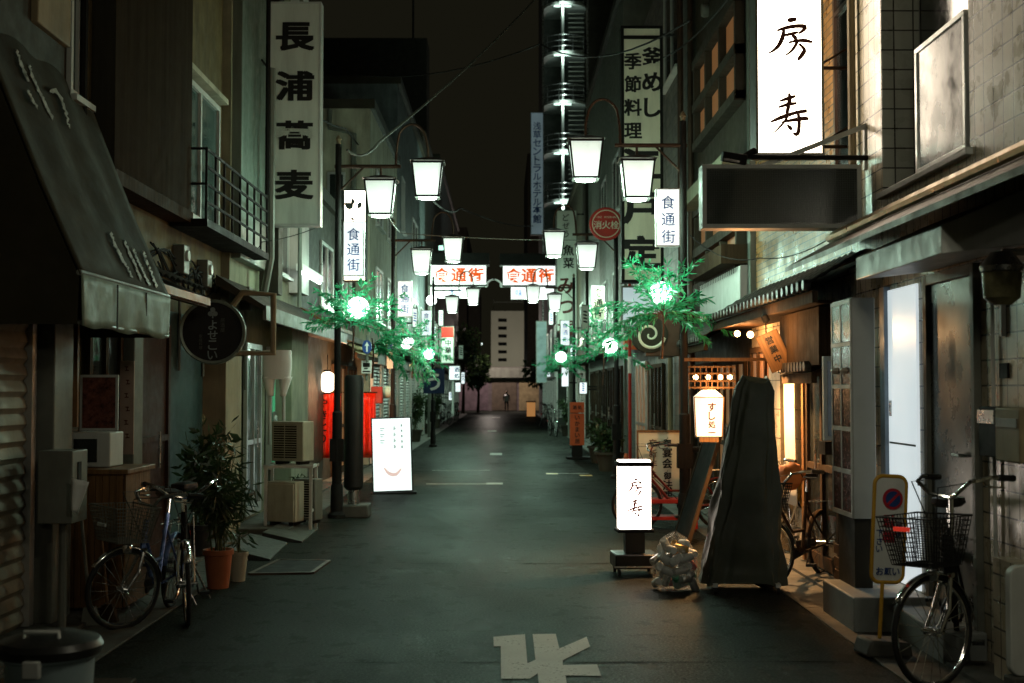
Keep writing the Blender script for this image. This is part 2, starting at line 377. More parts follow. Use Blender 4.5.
# brush strokes of the two big characters, in a box of 180 x 170 units (x, y down, width)
FU = [[(80,10,10),(92,10,17),(117,6,12)], [(38,52,7),(70,42,13),(112,34,14),(150,36,15),(140,52,12),(122,64,7)], [(62,72,7),(90,66,12),(122,58,9)],
      [(66,46,10),(60,80,16),(44,112,14),(20,134,9),(0,142,3)], [(98,70,9),(110,80,15),(114,92,8)], [(82,100,7),(120,92,11),(150,92,14),(178,98,8)],
      [(118,96,12),(104,122,11),(84,142,8),(64,154,3)], [(124,104,8),(144,124,12),(142,140,16),(124,164,12),(118,170,4)]]
JU = [[(44,36,7),(80,24,14),(112,14,10)], [(38,62,7),(76,50,13),(116,44,10)], [(4,124,7),(50,104,15),(110,84,13),(158,76,14)],
      [(84,2,9),(86,30,15),(78,70,14),(72,100,9)], [(84,84,10),(70,112,9),(40,148,8),(6,178,3)], [(52,124,7),(100,114,13),(150,108,15),(164,112,8)],
      [(118,74,10),(124,110,13),(122,160,14),(112,174,15),(98,166,5)], [(74,134,6),(88,148,14),(92,158,6)]]
def brush(mb, strokes, cx, cz, size, y=0, wmul=1.0, ox=90, oy=88):
    for k, st in enumerate(strokes):
        k0 = size/180
        pts = [(Vector((cx + (a-ox)*k0, y, cz - (b-oy)*k0)), w*k0*wmul) for a, b, w in st]
        # smooth the path a little
        q = []
        for i in range(len(pts)-1):
            for t in (0, .33, .66):
                p0 = pts[max(i-1, 0)]; p1 = pts[i]; p2 = pts[i+1]; p3 = pts[min(i+2, len(pts)-1)]
                def cr(a, b, c, d): return .5*((2*b) + (c-a)*t + (2*a-5*b+4*c-d)*t*t + (3*b-a-3*c+d)*t**3)
                q.append((cr(p0[0], p1[0], p2[0], p3[0]), max(.0005, cr(p0[1], p1[1], p2[1], p3[1]))))
        q.append(pts[-1])
        mb.ribbon(q, th=.002 + .0006*k)

# ------------------------------------------------------------------ the setting: ground, markings, far darkness
struct('road', MB().add([(-250,-60,0),(250,-60,0),(250,1200,0),(-250,1200,0)], [(0,1,2,3)]), m_asphalt)
gut = MB()
for y0 in range(-2, 92, 2):
    gut.box(-2.98, -2.55, y0+.006, y0+1.994, -.05, .012); gut.box(2.34, 2.72, y0+.006, y0+1.994, -.05, .012)
struct('gutter', gut, m_conc, bevel=.004)
struct('path', MB().box(-3.6, -2.99, -4, 92, -.05, .035).box(2.73, 3.1, -4, 8.9, -.05, .03).box(2.73, 3.3, 9.9, 92, -.05, .03), m_conc)
def px_poly(pts, z=.005): return [G(480 + a/6.4, 600 + b/6.4, z) for a, b in pts]
mk = MB()
for pl in ([(85,235),(288,218),(303,405),(355,382),(370,468),(318,503),(135,503),(133,295),(88,297)],
           [(337,218),(485,216),(508,310),(530,385),(530,415),(547,482),(555,531),(575,650),(390,650),(375,531),(370,468),(355,382)],
           [(508,310),(682,235),(705,297),(530,385)], [(530,415),(750,412),(775,485),(547,482)]):
    mk.add(px_poly(pl), [tuple(range(len(pl)))])
struct('road_marking', mk, m_paint)
mk = MB()
for a, b in (((426,484.2),(487,485.6)),):
    p, q = G(*a, .004), G(*b, .004); mk.add([(p.x,p.y,.004),(q.x,p.y,.004),(q.x,p.y+.14,.004),(p.x,p.y+.14,.004)], [(0,1,2,3)])
for px, py, wd, dp in ((494.5,483.5,.30,.42),(496,454,.32,1.1),(492,431,.36,1.6),(496,417.5,.5,2.2)):
    p = G(px, py, .006); mk.add([(p.x-wd/2,p.y-dp/2,.006),(p.x+wd/2,p.y-dp/2,.006),(p.x+wd/2,p.y+dp/2,.006),(p.x-wd/2,p.y+dp/2,.006)], [(0,1,2,3)])
struct('road_marking', mk, m_paintworn)
mk = MB()                                            # resurfaced strip: thin frame of newer asphalt joints
for a, b in (((432,470.5),(490,470.5)), ((548,473.5),(591,475.5))):
    p, q = G(*a, .004), G(*b, .004); mk.add([(p.x,p.y,.004),(q.x,p.y,.004),(q.x,p.y+.10,.004),(p.x,p.y+.10,.004)], [(0,1,2,3)])
struct('road_marking', mk, m_paintworn)
mk = MB()
for px, py in ((552,473.6),(586,475.4)):
    p = G(px, py, .007); mk.add([(p.x-.12,p.y-.15,.007),(p.x+.12,p.y-.15,.007),(p.x+.12,p.y+.15,.007),(p.x-.12,p.y+.15,.007)], [(0,1,2,3)])
struct('road_marking', mk, m_yellow)

pa = MB()
for x0, y0, wd, dp in ((-2.0,8.05,4.2,.016),(-.9,12.6,2.8,.02)):
    n_ = 14; top = [(x0+wd*i/n_, y0+dp+random.uniform(-.012,.012), .0035) for i in range(n_+1)]; bot = [(x0+wd*i/n_, y0+random.uniform(-.012,.012), .0035) for i in range(n_+1)]
    pa.add(bot + top[::-1], [tuple(range(2*n_+2))])
struct('road_patch', pa, M('tar_seam', (.009,.009,.008), .9, bp=.5, spec=0))
def grate(name, label, corners, slots):
    t = thing(name, label, 'drain cover', (0,0,0)); a, b, c, d = [Vector(p) for p in corners]   # near-left, near-right, far-right, far-left
    fr = MB(); h = Vector((0,0,.018))
    for p, q in ((a,b),(b,c),(c,d),(d,a)): fr.bar(p+h*.5, q+h*.5, .04, .02)
    fr.build('frame', m_rust, t)
    br = MB()
    for i in range(1, slots): br.bar(a.lerp(b, i/slots)+h*.45, d.lerp(c, i/slots)+h*.45, .022, .014)
    for j in range(1, 4): br.bar(a.lerp(d, j/4)+h*.35, b.lerp(c, j/4)+h*.35, .012, .012)
    br.build('grille', m_black, t)
grate('drain_cover', 'steel slotted drain grate in the road in front of the potted bamboo', (G(250,575),G(312,574),G(329,562),G(279,561)), 26)
def plate(name, label, pts, m, z1):
    mb = MB(); vs = [Vector(p) for p in pts]; lo = [Vector((v.x,v.y,0)) for v in vs]
    hi = [Vector((v.x,v.y,z)) for v, z in zip(vs, z1)]
    mb.add(lo+hi, [(0,3,2,1),(4,5,6,7),(0,1,5,4),(1,2,6,5),(2,3,7,6),(3,0,4,7)])
    tag(mb.build(name, m, None, bevel=.005), label, 'kerb ramp')
m_ramp = M('checker_plate', (.07, .072, .066), .6, .1, var=.3, vs=6, st=(1,14,1), bp=.5, bs=35)
plate('kerb_ramp', 'ribbed steel kerb ramp beside the drain grate, nearer of two', (G(228,559),G(270,561),G(287,544),G(250,542)), m_ramp, (.10,.02,.02,.10))
plate('kerb_ramp', 'plain concrete kerb ramp in front of the stacked air conditioners', (G(262,541),G(302,543),G(318,530),G(286,528)), m_conc, (.10,.02,.02,.10))

# ------------------------------------------------------------------ buildings
def win(b, x, y0, y1, z0, z1, side, pane=None, frame=None, fw=.05, mull=1, bar=None, proud=.04):
    # a window on a street-facing wall at x (side -1: wall on the left, looking to +x)
    s = -side; fx0, fx1 = sorted((x, x + s*proud)); f = MB()
    f.box(fx0, fx1, y0, y1, z1-fw, z1).box(fx0, fx1, y0, y1, z0, z0+fw)
    for i in range(mull+1):
        yc = y0 + (y1-y0-fw)*i/mull
        f.box(fx0+.001, fx1+(-.001), yc, yc+fw, z0+fw, z1-fw)
    if bar: f.box(fx0+.002, fx1-.002, y0+fw, y1-fw, z0+(z1-z0)*bar, z0+(z1-z0)*bar+fw*.8)
    o = f.build('window', frame or m_alu, b)
    px = x + s*proud*.35; MB().box(min(px, x-s*.01), max(px, x-s*.01), y0+fw*.5, y1-fw*.5, z0+fw*.5, z1-fw*.5).build('pane', pane or m_glass, o, smooth=False)
    sx = sorted((x, x + s*(proud+.06))); MB().box(sx[0], sx[1], y0-.04, y1+.04, z0-.05, z0-.002).build('sill', frame or m_alu, o)
    return o
def winf(b, y, x0, x1, z0, z1, pane=None, frame=None, fw=.05):
    # a window on a wall that looks towards the camera (-y)
    f = MB().box(x0,x1,y-.04,y,z1-fw,z1).box(x0,x1,y-.04,y,z0,z0+fw).box(x0,x0+fw,y-.039,y-.001,z0+fw,z1-fw).box(x1-fw,x1,y-.039,y-.001,z0+fw,z1-fw)
    o = f.build('window', frame or m_alu, b); MB().box(x0+fw*.5,x1-fw*.5,y-.015,y+.01,z0+fw*.5,z1-fw*.5).build('pane', pane or m_glass, o, smooth=False)
def shutter(b, x, y0, y1, z0, z1, side, m=m_grey, step=.085, fm=m_alu):
    s = -side; mb = MB(); z = z0; prof = []
    while z < z1 - .01:
        prof += [(x + s*.012, z), (x + s*.040, z + step*.35), (x + s*.030, z + step*.75), (x + s*.012, z + step*.99)]; z += step
    poly = [(x - s*.01, z0)] + prof + [(x - s*.01, z)]
    o = mb.prism(poly, 'y', y0, y1).build('shutter', m, b)
    fb = MB()
    for yy in (y0-.09, y1): fb.box(*sorted((x, x+s*.07)), yy, yy+.09, z0, z1+.12)
    fb.box(*sorted((x, x+s*.16)), y0-.001, y1+.001, z1, z1+.24); fb.build('shutter_frame', fm, o)
    return o
def slatted_door(b, x, y0, y1, z0, z1, side, pane=m_glass, frame=m_darkwood, n=2, rail=.9):
    s = -side; f = MB(); fx = sorted((x, x+s*.05)); fw = .07
    f.box(*fx, y0, y1, z1-fw, z1).box(*fx, y0, y1, z0, z0+.12).box(fx[0]+.003, fx[1]-.003, y0+fw, y1-fw, z0+rail, z0+rail+.06)
    for i in range(n+1):
        yc = y0 + (y1-y0-fw)*i/n; f.box(fx[0]+.001, fx[1]-.001, yc, yc+fw, z0+.12, z1-fw)
    o = f.build('door', frame, b); px = sorted((x-s*.01, x+s*.02)); MB().box(*px, y0+.03, y1-.03, z0+.06, z1-.03).build('pane', pane, o, smooth=False)
    MB().tube([(x+s*.075, (y0+y1)/2+.09, z0+.85), (x+s*.075, (y0+y1)/2+.09, z0+1.2)], .012).build('handle', m_steel, o)
    return o
def downpipe(b, x, y, z0, z1, m=m_grey, r=.04):
    MB().tube([(x,y,z0),(x,y,z1)], r).build('downpipe', m, b)
def kawara(parent, side, xw, xe, y0, y1, zw, ze, mt=None, ends=True, step=.2):
    # a pent roof of curved tiles, from the wall xw down to the eave xe
    mb = MB(); n = max(2, int(abs(y1-y0)/step)*6)
    def top(u, v):
        y = y0 + (y1-y0)*u; k = abs(math.sin(math.pi*(y/step))); return (xw+(xe-xw)*v, y, zw+(ze-zw)*v + .035*k + .012*((v*5) % 1 < .15))
    mb.grid(top, n, 10)
    def bot(u, v): return (xw+(xe-xw)*v, y0+(y1-y0)*u, zw+(ze-zw)*v - .05)
    mb.grid(bot, 2, 1)
    if ends:
        e = mb; y = y0 + step*.5
        while y < y1:
            e.lathe([(.001,-.03),(.045,-.03),(.05,0),(.045,.03),(.001,.03)], 10, (xe, y, ze+.012), 'x'); y += step
    mb.build('pent_roof', mt or m_kawara, parent)
    MB().bar((xe+side*.05, y0, ze-.09), (xe+side*.05, y1, ze-.09), .05, .10).build('fascia', m_darkwood, parent)

# ---- left side -------------------------------------------------------------------------------
XL = -3.4
B = thing('building', 'dark shop building with roller shutter behind the big olive awning', 'building', (0,0,0))
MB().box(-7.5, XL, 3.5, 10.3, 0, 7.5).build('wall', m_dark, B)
shutter(B, XL, 6.3, 9.08, .04, 2.28, -1, m=M('shutter_paint', (.20,.17,.12), .55, .2, var=.2, grime=.5), step=.115)
MB().box(XL-.01, -3.22, 9.22, 9.62, .03, 2.5).build('pillar', m_grey, B, bevel=.01)
MB().box(XL-.01, XL+.05, 9.15, 9.85, 4.35, 6.6).build('panel', m_beige, B, bevel=.01)
win(B, XL, 9.9, 10.28, 4.0, 6.8, -1, m_glassg, m_lgrey, .05, 2)
downpipe(B, XL+.08, 9.12, 4.6, 7.4, m_bluetrim, .03)
downpipe(B, XL+.06, 10.12, 3.6, 7.4, m_black, .035)
# awning
PR = [(-2.69,2.44),(-2.96,3.04),(-3.22,3.68),(-3.40,4.14),(-3.62,4.42)]
Y0, Y1 = 8.15, 10.32
A = thing('awning', 'big sloping olive cloth awning with white brush lettering over the roller shutter', 'awning', (0,0,0))
def prof(v):
    k = v*(len(PR)-1); i = min(int(k), len(PR)-2); t = k-i
    return PR[i][0]+(PR[i+1][0]-PR[i][0])*t, PR[i][1]+(PR[i+1][1]-PR[i][1])*t
def sl(u, v):
    x, z = prof(v); sag = .022*math.sin(math.pi*u*3)**2*math.sin(math.pi*v); return (x - sag*.8, Y0+(Y1-Y0)*u, z - sag)
MB().grid(sl, 24, 24).build('canopy', m_awning, A, solid=.012)
for yy in (Y0+.008, Y1-.008):
    MB().prism([(p[0]-.012, p[1]-.012) for p in PR] + [(-3.66,2.12),(-2.71,2.12)], 'y', yy-.004, yy+.004).build('side_cloth', m_awning, A)
def val(u, v): return (-2.685 + .008*math.sin(u*31)*v + .012*math.sin(u*9+1)*v, Y0+(Y1-Y0)*u, 2.44 - .33*v - .012*math.sin(u*17)*v)
MB().grid(val, 60, 6).build('valance', m_awnpale, A, solid=.008)
MB().tube([(-2.70,Y0,2.45),(-2.70,Y1,2.45)], .02).tube([(-2.70,Y0+.02,2.13),(-2.70,Y1-.02,2.13)], .015).build('rail', m_grey, A)
sm = MB()
for u in (.34, .67): sm.bar((-2.675,Y0+(Y1-Y0)*u,2.43),(-2.675,Y0+(Y1-Y0)*u,2.12), .02, .006)
sm.build('seam', m_awning, A)
def on_awn(px, py):
    d = ray(px, py)
    for (xa, za), (xb, zb) in zip(PR[:-1], PR[1:]):
        n = Vector((zb-za, 0, -(xb-xa))); k = n.dot(Vector((xa,0,za)) - C0)/n.dot(d); p = C0 + d*k
        if min(za,zb)-.001 <= p.z <= max(za,zb)+.001: return p + n.normalized()*.012, n.normalized()
    return p, n.normalized()
for grp in ([[(35,25,4),(45,52,8),(56,84,17),(64,98,8)], [(66,62,6),(78,100,10),(98,140,9),(122,190,11)], [(62,122,5),(74,146,9),(88,168,6)],
           [(118,128,6),(132,124,10),(146,146,9),(157,178,9),(164,215,6)]],
           [[(265,470,5),(276,500,10),(290,530,12),(304,552,6),(318,580,4)], [(298,490,6),(316,530,9),(330,562,8),(340,586,8)], [(320,510,6),(338,552,8),(360,598,8)], [(345,518,6),(360,556,7),(378,602,7)]]):
    lt = MB()
    rb_ = random.Random(11)
    for st in grp:
        q = []; L_ = sum(math.hypot(st[i+1][0]-st[i][0], st[i+1][1]-st[i][1]) for i in range(len(st)-1)); nn = int(L_/4)
        for i in range(nn+1):
            t_ = i/nn*(len(st)-1); k_ = min(int(t_), len(st)-2); f_ = t_-k_; a, b, wd = [st[k_][j]+(st[k_+1][j]-st[k_][j])*f_ for j in range(3)]
            wg = math.sin(i*1.9)*3.2; p, n = on_awn((a+wg)/2.44, 40 + (b-wg*.4)/2.44); q.append((p, (1.1+1.5*abs(math.sin(i*1.3)))*wd*.62/2.44*p.y/F*rb_.uniform(.6,1.3)))
        lt.ribbon(q, nrm=n, th=.003)
    lt.build('lettering', m_fadewhite, A)

B = thing('building', 'old two storey house with dark corrugated upper wall and tiled canopy', 'building', (0,0,0))
MB().box(-7.5, XL, 10.32, 15.4, 0, 7.6).build('wall', M('stained_ochre_wall', (.12,.092,.042), .8, var=.35, grime=.7, bp=.3), B)
cor = MB(); prf = []
y = 10.5; k = 0
while y < 13.02: prf.append((-3.2 + (.028 if k % 2 else 0), y)); y += .045; k += 1
cor.prism([(XL+.005, 10.5)] + [(a, b) for a, b in prf] + [(XL+.005, prf[-1][1])], 'z', 3.52, 7.4).build('corrugated_cladding', m_brown, B)
MB().box(XL-.01, -3.17, 10.45, 13.06, 3.40, 3.515).build('beam', m_darkwood, B)
win(B, XL, 13.2, 15.1, 3.55, 5.05, -1, m_glassg, m_lgrey, .06, 2, proud=.05)
MB().box(XL, XL+.12, 13.12, 15.2, 5.1, 5.16).build('window_hood', m_cream, B)
kawara(B, -1, XL+.02, -2.92, 10.45, 12.75, 2.86, 2.66, ends=False)
MB().bar((-2.93,10.45,2.575),(-2.93,12.75,2.575), .03, .07).build('eave_board', M('orange_lit_wood', (.42,.16,.05), .5), B)  # orange light along the eave board is put into its colour
slatted_door(B, XL+.02, 10.35, 11.25, .1, 2.3, -1, n=2)
MB().box(XL-.01, -3.24, 11.28, 11.56, .03, 2.45).build('pillar', m_grey, B, bevel=.01)
slatted_door(B, XL+.01, 11.75, 12.9, .1, 2.35, -1, m_redwood, m_redwood, 1, 1.1)
MB().box(XL-.01, XL+.03, 12.95, 14.4, .1, 2.5).build('panel', M('teal_panel', (.03,.06,.06), .45), B)
MB().box(XL-.01, -3.12, 14.45, 15.3, .03, 2.62).build('pilaster', m_beige, B, bevel=.008)
bl = thing('balcony', 'dark iron balcony with railing under the second floor window', 'balcony', (0,0,0))
MB().box(-3.38, -3.0, 12.95, 16.35, 3.36, 3.44).build('floor', m_black, bl)
rb = MB()
for zz in (3.62, 3.80, 3.98, 4.16): rb.tube([(-3.02,12.98,zz),(-3.02,16.33,zz)], .016, 6)
for i in range(9):
    yy = 12.98 + i*3.35/8; rb.tube([(-3.02,yy,3.42),(-3.02,yy,4.17)], .014, 6)
for zz in (3.8, 4.16): rb.tube([(-3.36,12.98,zz),(-3.02,12.98,zz)], .014, 6)
rb.tube([(-3.02,16.33,4.2),(-3.02,16.33,7.2)], .03, 6).build('railing', m_black, bl)

B = thing('building', 'grey green rendered building behind the tall noodle shop sign', 'building', (0,0,0))
MB().box(-7.5, -3.3, 15.42, 20.6, 0, 8.2).build('wall', m_green, B)
MB().box(-3.31, -3.18, 15.5, 17.2, 3.3, 8).build('sheet_metal_panel', m_greenmetal, B, bevel=.01)
MB().box(-3.31, -3.04, 17.3, 17.62, 3.0, 8.1).build('dark_strip', m_dark, B)
MB().box(-3.31, -2.98, 18.1, 19.6, .03, 2.6).build('pilaster', m_green, B, bevel=.01)
MB().box(-3.31, -3.1, 19.7, 20.4, 3.2, 7.9).build('light_strip', m_lgrey, B)
mb = MB(); mb.prism([(-3.28,3.02),(-2.72,2.66),(-2.72,2.60),(-3.28,2.9)], 'y', 14.6, 22.2).build('shop_canopy', m_dark, B)
MB().box(-2.74,-2.70,14.6,22.2,2.50,2.665).build('fascia', m_grey, B)
mb = MB(); mb.tube([(-3.1,16.6,2.95),(-3.02,16.6,3.4),(-3.02,16.6,5.9)], .05).tube([(-2.96,18.6,2.9),(-2.96,18.6,5.6),(-2.96,18.6,7.9)], .03).build('conduit', m_grey, B)
slatted_door(B, -3.28, 16.2, 17.2, .1, 2.3, -1, m_glassg, m_alu, 2)
win(B, -3.3, 18.2, 19.5, 3.4, 4.6, -1, m_glass, m_lgrey, .05, 2)
o = MB().box(-3.28,-3.2,17.75,18.02,.6,2.3).build('window', m_alu, B); MB().box(-3.215,-3.19,17.8,17.97,.7,2.2).build('pane', em('green_tube_glow', (.1,.6,.3), .18), o)

def plain(name, label, x0, x1, y0, y1, h, m, side, wins=(), pane=m_glass, ground='shutter', frame=None, roof=True, gm=None):
    B = thing(name, label, 'building', (0,0,0)); xs = x1 if side < 0 else x0
    MB().box(x0, x1, y0, y1, 0, h).build('wall', m, B)
    if roof:
        MB().box(x0-.1, x1+.1, y0+.004, y1-.004, h, h+.22).build('roof', m_dark, B)
    for (wy0, wy1, z0, z1, mu) in wins: win(B, xs, wy0, wy1, z0, z1, side, pane, frame or m_alu, .06, mu)
    yy = y0 + .35
    while ground and yy + 1.9 < y1:
        if ground == 'shutter': shutter(B, xs, yy, yy+1.8, .04, 2.3, side, gm or m_grey)
        else: slatted_door(B, xs, yy, yy+1.7, .05, 2.3, side, pane, gm or m_darkwood, 2)
        yy += 2.4
    MB().box(*sorted((xs, xs - side*.45)), y0+.1, y1-.1, 2.62, 2.72).build('canopy', m_dark, B)
    return B
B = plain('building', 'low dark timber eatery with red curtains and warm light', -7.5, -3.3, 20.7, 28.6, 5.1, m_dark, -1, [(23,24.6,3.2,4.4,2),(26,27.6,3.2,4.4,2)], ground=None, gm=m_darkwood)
slatted_door(B, -3.29, 24.6, 26.4, .05, 2.2, -1, m_orangewin, m_darkwood, 3)
slatted_door(B, -3.29, 26.7, 28.4, .05, 2.2, -1, m_glass, m_darkwood, 3)
kawara(B, -1, -3.28, -2.75, 24.4, 28.5, 2.75, 2.45, M('straw_eave', (.38,.33,.18), .8), ends=False)
mb = MB(); mb.prism([(-3.3,3.05),(-2.85,2.8),(-2.85,2.74),(-3.3,2.9)], 'y', 20.8, 24.2).build('side_canopy', m_wood, B)
B = plain('building', 'cream house with gutter pipe rising above the timber eatery', -8, -3.0, 28.7, 36, 8.05, m_cream, -1, [(30,31.6,3.3,4.6,2),(33,34.6,3.3,4.6,2),(30,31.6,5.6,6.9,2),(33,34.6,5.6,6.9,2)])
MB().tube([(-3.9,28.62,8.0),(-3.9,28.6,7.6),(-3.35,28.6,7.45),(-3.35,28.6,5.2)], .06).build('gutter_pipe', m_grey, B)
winf(B, 28.69, -3.95, -3.55, 5.6, 6.6)
plain('building', 'tall blue grey building with small grid window on the left side', -9, -3.0, 36.1, 49, 10.4, M('blue_grey_wall', (.12,.14,.145), .7, grime=.5), -1, [(37.5,38.6,6.4,8,3),(37.5,40,3.3,4.7,2),(42,44.5,3.3,4.7,2),(46,48,3.3,4.7,2),(42,44.5,6,7.4,2)])
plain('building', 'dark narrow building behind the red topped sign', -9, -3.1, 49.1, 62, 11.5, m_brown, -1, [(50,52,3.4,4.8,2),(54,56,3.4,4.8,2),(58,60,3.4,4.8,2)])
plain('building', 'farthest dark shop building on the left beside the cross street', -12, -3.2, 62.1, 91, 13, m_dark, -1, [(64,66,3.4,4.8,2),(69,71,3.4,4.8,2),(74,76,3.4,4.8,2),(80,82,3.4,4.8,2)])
B = thing('building', 'huge dark apartment block against the night sky behind the left houses', 'building', (-7.5,84,0))
MB().box(-6.0,2.45,0,3,0,25).build('wall', M('black_slab', (.022,.020,.014), .9), B)
MB().box(-2.4,2.3,-.3,0,17.6,18.6).build('parapet', m_dark, B)
MB().box(-2.2,2.0,-.25,0,15.3,16).build('balcony', M('dark_red_brown', (.05,.02,.014), .8), B)
MB().tube([(1.4,2,25),(1.4,2,31)], .07).build('antenna', m_black, B)

# ---- right side ------------------------------------------------------------------------------
XR = 3.0
B = thing('building', 'white tiled building with recessed window and steel door, nearest on the right', 'building', (0,0,0))
RW = (8.15, 10.05, 3.25, 5.0)
wl = MB()
wl.box(XR, 7.5, 4.5, RW[0], 0, 8.5).box(XR, 7.5, RW[0], RW[1], 0, RW[2]).box(XR, 7.5, RW[0], RW[1], RW[3], 8.5).box(XR, 7.5, RW[1], 10.85, 0, 8.5).box(XR+.34, 7.5, RW[0], RW[1], RW[2], RW[3])
wl.build('wall', m_tile_s, B, smooth=False)
MB().box(XR+.004, XR+.335, RW[1]-.012, RW[1]-.002, RW[2]+.003, RW[3]-.003).build('window_jamb', m_tile_j, B, smooth=False)
o = MB().box(XR+.30,XR+.335,RW[0]+.01,RW[1]-.02,RW[2]+.01,RW[3]-.01).build('window', m_alu, B)
MB().box(XR+.285,XR+.30,RW[0]+.06,RW[1]-.08,RW[2]+.06,RW[3]-.06).build('pane', m_glass, o, smooth=False)
MB().box(XR-.045,XR+.3,RW[0]-.05,RW[1]+.03,RW[2]-.045,RW[2]+.004).build('sill', m_lgrey, o, bevel=.006)
sh = MB(); a, b_, z0, z1 = 8.2, 9.2, 3.262, 4.17
for q in ((a,b_,z1-.035,z1),(a,b_,z0,z0+.03),(a,a+.04,z0+.031,z1-.036),(b_-.045,b_,z0+.031,z1-.036)): sh.box(XR-.012,XR+.02,*q)
o = sh.build('window_sash', m_alu, B, bevel=.003)
MB().box(XR,XR+.01,a+.03,b_-.03,z0+.02,z1-.02).build('pane', m_frost, o, smooth=False)
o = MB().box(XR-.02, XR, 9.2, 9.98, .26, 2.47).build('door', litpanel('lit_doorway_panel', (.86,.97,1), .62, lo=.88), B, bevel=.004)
MB().box(XR-.023,XR-.018,9.24,9.86,1.29,1.305).build('panel_joint', m_grey, o); MB().box(XR-.05,XR-.001,9.88,10.0,.26,2.5).build('frame', M('blue_grey_frame', (.16,.20,.24), .5), o)
MB().box(XR-.03,XR-.02,9.8,9.84,1.5,1.62).build('lock', m_steel, o)
fr = MB().box(XR-.05,XR-.001,8.0,8.06,.04,2.5).box(XR-.05,XR-.001,8.90,8.97,.04,2.5).box(XR-.05,XR-.001,8.061,8.899,2.43,2.5)
o = fr.build('door', m_grey, B, bevel=.004); MB().box(XR-.022,XR-.002,8.065,8.895,.04,2.428).build('door_leaf', M('dark_steel_door', (.10,.105,.095), .3, .6, var=.3, vs=1.2, bp=.03), o)
MB().tube([(XR-.02,8.2,1.28),(XR-.075,8.2,1.28),(XR-.075,8.33,1.28)], .012).build('handle', m_chrome, o)
cp = MB()
cp.prism([(2.48,2.47),(2.48,2.63),(XR-.003,2.86),(XR-.003,2.53)], 'y', 7.2, 8.95).build('door_canopy', m_lgrey, B, bevel=.006)
MB().prism([(2.40,2.70),(2.40,2.74),(XR-.002,3.07),(XR-.002,2.97)], 'y', 5.2, 10.84).build('pent_roof', m_rust, B)
MB().tube([(2.72,5.2,2.965),(2.72,10.6,2.965)], .04).build('gutter', m_brass, B)
bx = MB()
for yy in (6.1, 7.4, 8.7, 10.0): bx.tube([(2.72,yy,2.95),(2.98,yy,3.02)], .012)
bx.build('gutter_bracket', m_rust, B)
MB().box(XR-.03,XR-.001,7.60,7.63,2.02,2.25).build('conduit', m_lgrey, B); MB().box(XR-.016,XR-.001,7.56,7.68,1.77,1.86).build('number_plate', m_black, B)
MB().box(XR-.12,XR-.001,4.6,7.55,.03,.72).build('plinth', m_tile_s, B, smooth=False)
struct('step', MB().box(2.45, XR-.003, 8.99, 9.86, .0, .25).box(2.72, XR-.004, 7.95, 8.985, 0, .2), M('step_slab', (.26,.28,.27), .5, var=.2, bp=.3), bevel=.012)

B = thing('building', 'ochre brick tiled building above the warm lit eatery entrance', 'building', (0,0,0))
MB().box(3.06, 7.5, 10.87, 15.4, 2.75, 9).build('wall', m_brick, B, smooth=False)
win(B, 3.06, 10.95, 11.6, 3.6, 6.6, 1, m_glass, m_rust, .05, 1, bar=.5)
MB().box(XR, 7.5, 10.87, 15.4, 0, 2.745).build('shop_wall', m_shoptile, B, smooth=False)
kawara(B, 1, 3.04, 2.52, 10.5, 15.6, 2.86, 2.56)
MB().box(2.6,3.05,10.9,15.5,2.44,2.47).build('soffit', m_darkwood, B)
o = slatted_door(B, XR-.0, 11.3, 12.5, .05, 1.9, 1, m_glass, m_darkwood, 2)
MB().box(2.72,XR-.002,11.0,12.55,1.92,2.42).build('dark_overhang', m_darkwood, B)
MB().box(2.93,XR-.003,12.5,12.58,.05,2.3).box(2.93,XR-.003,13.9,13.98,.05,2.3).build('door_post', m_wood, B)
MB().box(2.86,XR-.001,13.2,13.75,.05,2.3).build('tile_pier', m_shoptile, B, smooth=False)
kawara(B, 1, 2.98, 2.7, 11.3, 12.5, 2.0, 1.9, step=.12)
slatted_door(B, XR-.002, 14.0, 15.3, .05, 2.2, 1, m_orangewin, m_darkwood, 3)
lamp('entrance_lamp', B, (2.34,12.7,2.20), 560, (1,.52,.20), .06, 'SPOT', 132, (.10,-.12,-1))
lamp('eave_lamp', B, (2.66,14.5,2.28), 60, (1,.45,.15), .05)
for q in ((2.66,14.5,2.34), (2.46,12.7,2.25)): MB().ball(q, .035).build('bulb', m_bulb, B)

B = thing('building', 'dark sided building with orange lit windows behind the glowing sign', 'building', (0,0,0))
MB().box(3.08, 8, 15.45, 20.6, 0, 10).build('wall', m_brown, B)
MB().box(3.0,3.079,15.46,15.62,2.6,9.9).build('corner_post', m_greenmetal, B)
for (a, b_, c, d) in ((16.2,19.6,5.5,6.65),(16.2,19.6,3.3,4.35)):
    f = MB()
    for zz in (c-.12, (c+d)/2-.1, d): f.box(2.93,3.078,a-.1,b_+.1,zz,zz+.13)
    for yy in (a-.1, a+1.1, a+2.3, b_): f.box(2.95,3.079,yy,yy+.1,c-.1,d+.1)
    o = f.build('window', m_dark, B); MB().box(3.05,3.09,a,b_,c,d).build('pane', m_orangewin, o, smooth=False)
MB().box(2.72,3.07,15.9,18.6,3.28,3.52).build('balcony_rail', m_darkwood, B); MB().box(2.7,3.07,15.7,19.4,4.42,4.62).build('beam', m_green, B)
cr = MB(); prf = []; y = 15.7; k = 0
while y < 19.0: prf.append((2.92 + (.02 if k % 2 else 0), y)); y += .07; k += 1
cr.prism([(3.075,15.7)] + prf + [(3.075, prf[-1][1])], 'z', 2.75, 3.24).build('corrugated_apron', m_lgrey, B)
kawara(B, 1, 3.06, 2.45, 15.75, 20.4, 2.70, 2.33)
